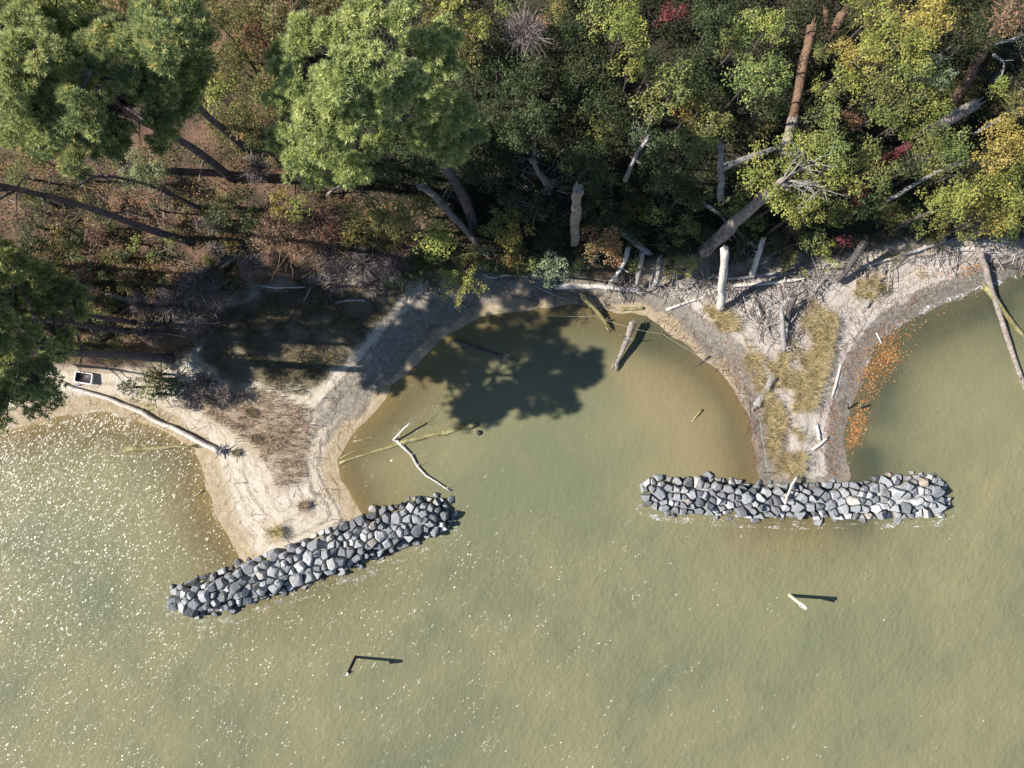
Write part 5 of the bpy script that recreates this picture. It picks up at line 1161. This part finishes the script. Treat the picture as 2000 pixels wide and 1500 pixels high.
# ------------------------------------------------------------------ foam at the waterline and round the stones
def foam():
    rr = np.random.default_rng(95); mb = MB()
    def ribbon(pts, w):
        pth = bez([(a + rr.normal(0, 3), b + rr.normal(0, 3), 0) for a, b in pts], len(pts) * 8)
        x, y = (pth[:, 0] - 1000) * S, (750 - pth[:, 1]) * S
        ww = w * (0.25 + 1.3 * vnoise(np.arange(len(x)) * .6, np.zeros(len(x)), int(pts[0][0])))
        tx, ty = np.gradient(x), np.gradient(y); L = np.hypot(tx, ty) + 1e-6
        nx, ny = -ty / L * ww, tx / L * ww
        z = np.maximum(height(x, y)[0], 0) + .012
        v = np.stack([np.c_[x - nx, y - ny, z], np.c_[x + nx, y + ny, z]], 1).reshape(-1, 3)
        i = np.arange(len(x) - 1) * 2
        mb.add(v, np.stack([i, i + 1, i + 3, i + 2], 1))
    ribbon([(1985, 538), (1930, 556), (1900, 566), (1850, 585), (1800, 608), (1760, 632), (1728, 655)], .24)
    ribbon([(1720, 660), (1700, 690), (1690, 715), (1672, 740), (1665, 770)], .06)
    for pts in ([(0, 838), (60, 826), (120, 812), (200, 806), (262, 822)], [(70, 840), (140, 822), (210, 816), (270, 834)]): ribbon(pts, .10)
    ribbon([(385, 885), (397, 920), (404, 965), (428, 1012), (450, 1055)], .07)
    for i in range(len(BW_A) - 7):
        a, b = BW_A[9 + i - 0] if 9 + i < len(BW_A) else BW_A[-1], None
    south = [(884, 1020), (880, 1036), (800, 1074), (700, 1114), (600, 1148), (480, 1190), (395, 1212), (330, 1192), (324, 1160)]
    for k in range(4): ribbon([(a + 0 * k, b + 3 + 4 * k) for a, b in south], .16 - .02 * k)
    south = [(1866, 960), (1868, 990), (1850, 1016), (1780, 1022), (1600, 1022), (1450, 1018), (1290, 1010), (1250, 985)]
    for k in range(2): ribbon([(a, b + 2 + 4 * k) for a, b in south], .13)
    o = mb.build('foam', M_FOAM); tag(o, 'broken white foam along waterline and stones', 'foam', kind='stuff')
foam()

# ------------------------------------------------------------------ posts, tub, planks, string fences
def piling(base, top, zt, w, mat, label, side):
    b = P(*base, -1.2); t_ = P(*top, zt); bb = P(*base, 0)
    root = empty('marker_post', bb); tag(root, label, 'post')
    mb = MB(); d = (t_ - bb); p0 = bb - d * .4
    mb.tube([tuple(p0), tuple(bb), tuple(bb + d * .5), tuple(t_)], w, 12, True, .5, .015); mb.build('pole', mat, root, True)
    cap = MB(); cap.tube([tuple(t_), tuple(t_ + d.normalized() * .05)], [w * 1.06, w * .8], 12); cap.build('cap', M_POST_PALE, root)
    # diamond board bolted to the pole, facing the open water
    c = bb + d * .86 + Vector((0, -w - .02, 0)); a = Vector((math.cos(side), math.sin(side), 0)); n = Vector((-math.sin(side), math.cos(side), 0)) * .015
    h_ = .42; ring = [c + a * h_, c + Vector((0, 0, h_)), c - a * h_, c - Vector((0, 0, h_))]
    v = [tuple(p - n) for p in ring] + [tuple(p + n) for p in ring]
    s_ = MB(); s_.add(v, [(0, 1, 2, 3), (7, 6, 5, 4)] + [(i, (i + 1) % 4, (i + 1) % 4 + 4, i + 4) for i in range(4)]); s_.build('board', M_BOARD, root)
piling((695, 1283), (679, 1316), 2.95, .12, M_POST_DARK, 'dark tarred post with white board in open water', math.radians(18))
piling((1543, 1163), (1574, 1187), 2.95, .14, M_POST_PALE, 'pale bleached post with small board in open water', math.radians(-25))

# white-rimmed tub
c = ground_at(168, 738); root = empty('rimmed_tub', c); tag(root, 'white-rimmed dark rectangular tub on leafy sand', 'tub')
rz = math.radians(-9); hw, hh, rc = .70, .44, .12
def rrect(w, h, r, n=4):
    out = []
    for cx_, cy_, a0 in ((w - r, h - r, 0), (-w + r, h - r, 90), (-w + r, -h + r, 180), (w - r, -h + r, 270)):
        for i in range(n + 1):
            a = math.radians(a0 + 90 * i / n); out.append((cx_ + r * math.cos(a), cy_ + r * math.sin(a)))
    return out
def ring3(poly, z): return [(c.x + x * math.cos(rz) - y * math.sin(rz), c.y + x * math.sin(rz) + y * math.cos(rz), c.z + z) for x, y in poly]
def loft(mb, rings, close=False, cap=None):
    n = len(rings[0]); v = [p for r_ in rings for p in r_]; q = []; m = len(rings)
    for i in range(m if close else m - 1):
        for j in range(n): q.append((i * n + j, i * n + (j + 1) % n, ((i + 1) % m) * n + (j + 1) % n, ((i + 1) % m) * n + j))
    t = []
    if cap is not None:
        for j in range(1, n - 1): t.append((cap * n, cap * n + j, cap * n + j + 1))
    mb.add(v, q, t)
mb = MB(); loft(mb, [ring3(rrect(hw, hh, rc), .30), ring3(rrect(hw, hh, rc), .36), ring3(rrect(hw - .085, hh - .085, rc * .7), .36), ring3(rrect(hw - .085, hh - .085, rc * .7), .30)], True); mb.build('rim', M_WHITE, root)
mb = MB(); loft(mb, [ring3(rrect(hw - .02, hh - .02, rc), .32), ring3(rrect(hw - .08, hh - .08, rc), -.05)], False, 1); mb.build('wall', M_WHITE, root)
mb = MB(); loft(mb, [ring3(rrect(hw - .09, hh - .09, rc * .7), .31), ring3(rrect(hw - .12, hh - .12, rc * .7), .06)], False, 1); mb.build('basin', M_TUBDARK, root)
mb = MB(); pts = ring3([(-.62, -.70), (-.25, -.56)], .08); mb.tube(pts, .04, 8); o = mb.build('blue_stick', M_BLUE, None, True, pts[0]); tag(o, 'blue plastic stick lying below the white-rimmed tub', 'stick')
for (a, b, lab) in [((358, 706), (389, 714), 'upper white plank of the pair at the slope foot'), ((364, 712), (384, 719), 'lower white plank of the pair at the slope foot')]:
    A, B = ground_at(*a), ground_at(*b); d = (B - A).normalized(); s_ = Vector((-d.y, d.x, 0)) * .085; u = Vector((0, 0, .16))
    v = [A - s_ + u, A + s_ + u, B + s_ + u, B - s_ + u]; v = [tuple(p) for p in v] + [tuple(p + Vector((0, 0, .04))) for p in v]
    mb = MB(); mb.add(v, [(3, 2, 1, 0), (4, 5, 6, 7), (0, 1, 5, 4), (1, 2, 6, 5), (2, 3, 7, 6), (3, 0, 4, 7)]); o = mb.build('plank', M_PLANK, None, False, A); tag(o, lab, 'plank', 'white planks at the slope foot')

def string_fence(pts, label, h=.85, string=True):
    G0 = [ground_at(*p) for p in pts]
    root = empty('string_fence', G0[0]); tag(root, label, 'fence')
    tops = []
    for k, p in enumerate(G0):
        z = max(p.z, -.3); p = Vector((p.x, p.y, z)); lx, ly = random.gauss(0, .05), random.gauss(0, .05)
        t_ = p + Vector((lx, ly, h + (0.1 if z < .05 else 0))); tops.append(t_)
        mb = MB(); mb.tube([tuple(p - Vector((0, 0, .3))), tuple(t_)], .022, 6); mb.build('stake', WOOD['dark'], root, True)
    if string:
        mb = MB()
        for a, b in zip(tops, tops[1:]):
            m_ = (a + b) / 2 - Vector((0, 0, .18)); mb.tube(bez([tuple(a), tuple(m_), tuple(b)], 6), .009, 4)
        mb.build('string', M_STRING, root)
string_fence([(640, 776), (612, 829), (617, 892), (633, 955), (648, 1014), (592, 1038)], 'line of thin stakes with string along the golden spit')
string_fence([(1060, 619), (1160, 620), (1237, 645), (1290, 657), (1345, 687), (1398, 722), (1440, 768), (1474, 822), (1484, 873), (1489, 922)], 'line of thin stakes with string round the cove side of driftwood spit')
for (a, lab) in [((264, 809), 'thin stake behind the middle of the pale fallen tree'), ((330, 835), 'thin stake behind the lower half of the pale fallen tree'), ((388, 856), 'thin stake by the root plate of the pale fallen tree'),
                 ((465, 943), 'lone thin stake on bare white sand of golden spit'), ((497, 1005), 'thin stake on sand by the big grass clump'), ((540, 945), 'stake where dry stems meet white sand'), ((470, 832), 'thin stake among the dry stems')]:
    p = ground_at(*a); mb = MB(); mb.tube([tuple(p - Vector((0, 0, .3))), tuple(p + Vector((.02, .02, .75)))], .022, 6); o = mb.build('stake', WOOD['dark'], None, True, p); tag(o, lab, 'stake', 'lone stakes on the golden spit')
for (a, b, lab) in [((1662, 803), (1655, 786), 'dark slanting stake at the leaf raft on grey beach'), ((1688, 800), (1680, 790), 'short pale stake standing in water beside the leaf raft')]:
    A, B = ground_at(*a), P(*b, 1.1); mb = MB(); mb.tube([tuple(A - Vector((0, 0, .3))), tuple(B)], .06, 7); o = mb.build('stake', WOOD['dark' if 'dark' in lab else 'olive'], None, True, A); tag(o, lab, 'stake')
# awash stump and single boulder
rs = np.random.default_rng(6)
for (px, py, R, lab, nm) in [(935, 845, .22, 'small dark stump awash near the yellow timber', 'stump'), (881, 975, .32, 'dark wet boulder standing off the slanting breakwater tip', 'boulder')]:
    p = P(px, py, 0); cell = [(p.x + R * rs.uniform(.8, 1.2) * math.cos(a), p.y + R * rs.uniform(.8, 1.2) * math.sin(a)) for a in np.arange(8) * .785]
    me, cc = stone_mesh(cell, .16, .8, rs); o = bpy.data.objects.new(nm, me); COL.objects.link(o); o.location = (cc[0], cc[1], 0); tag(o, lab, nm)
    if nm == 'stump': me.materials[0] = WOOD['dark']
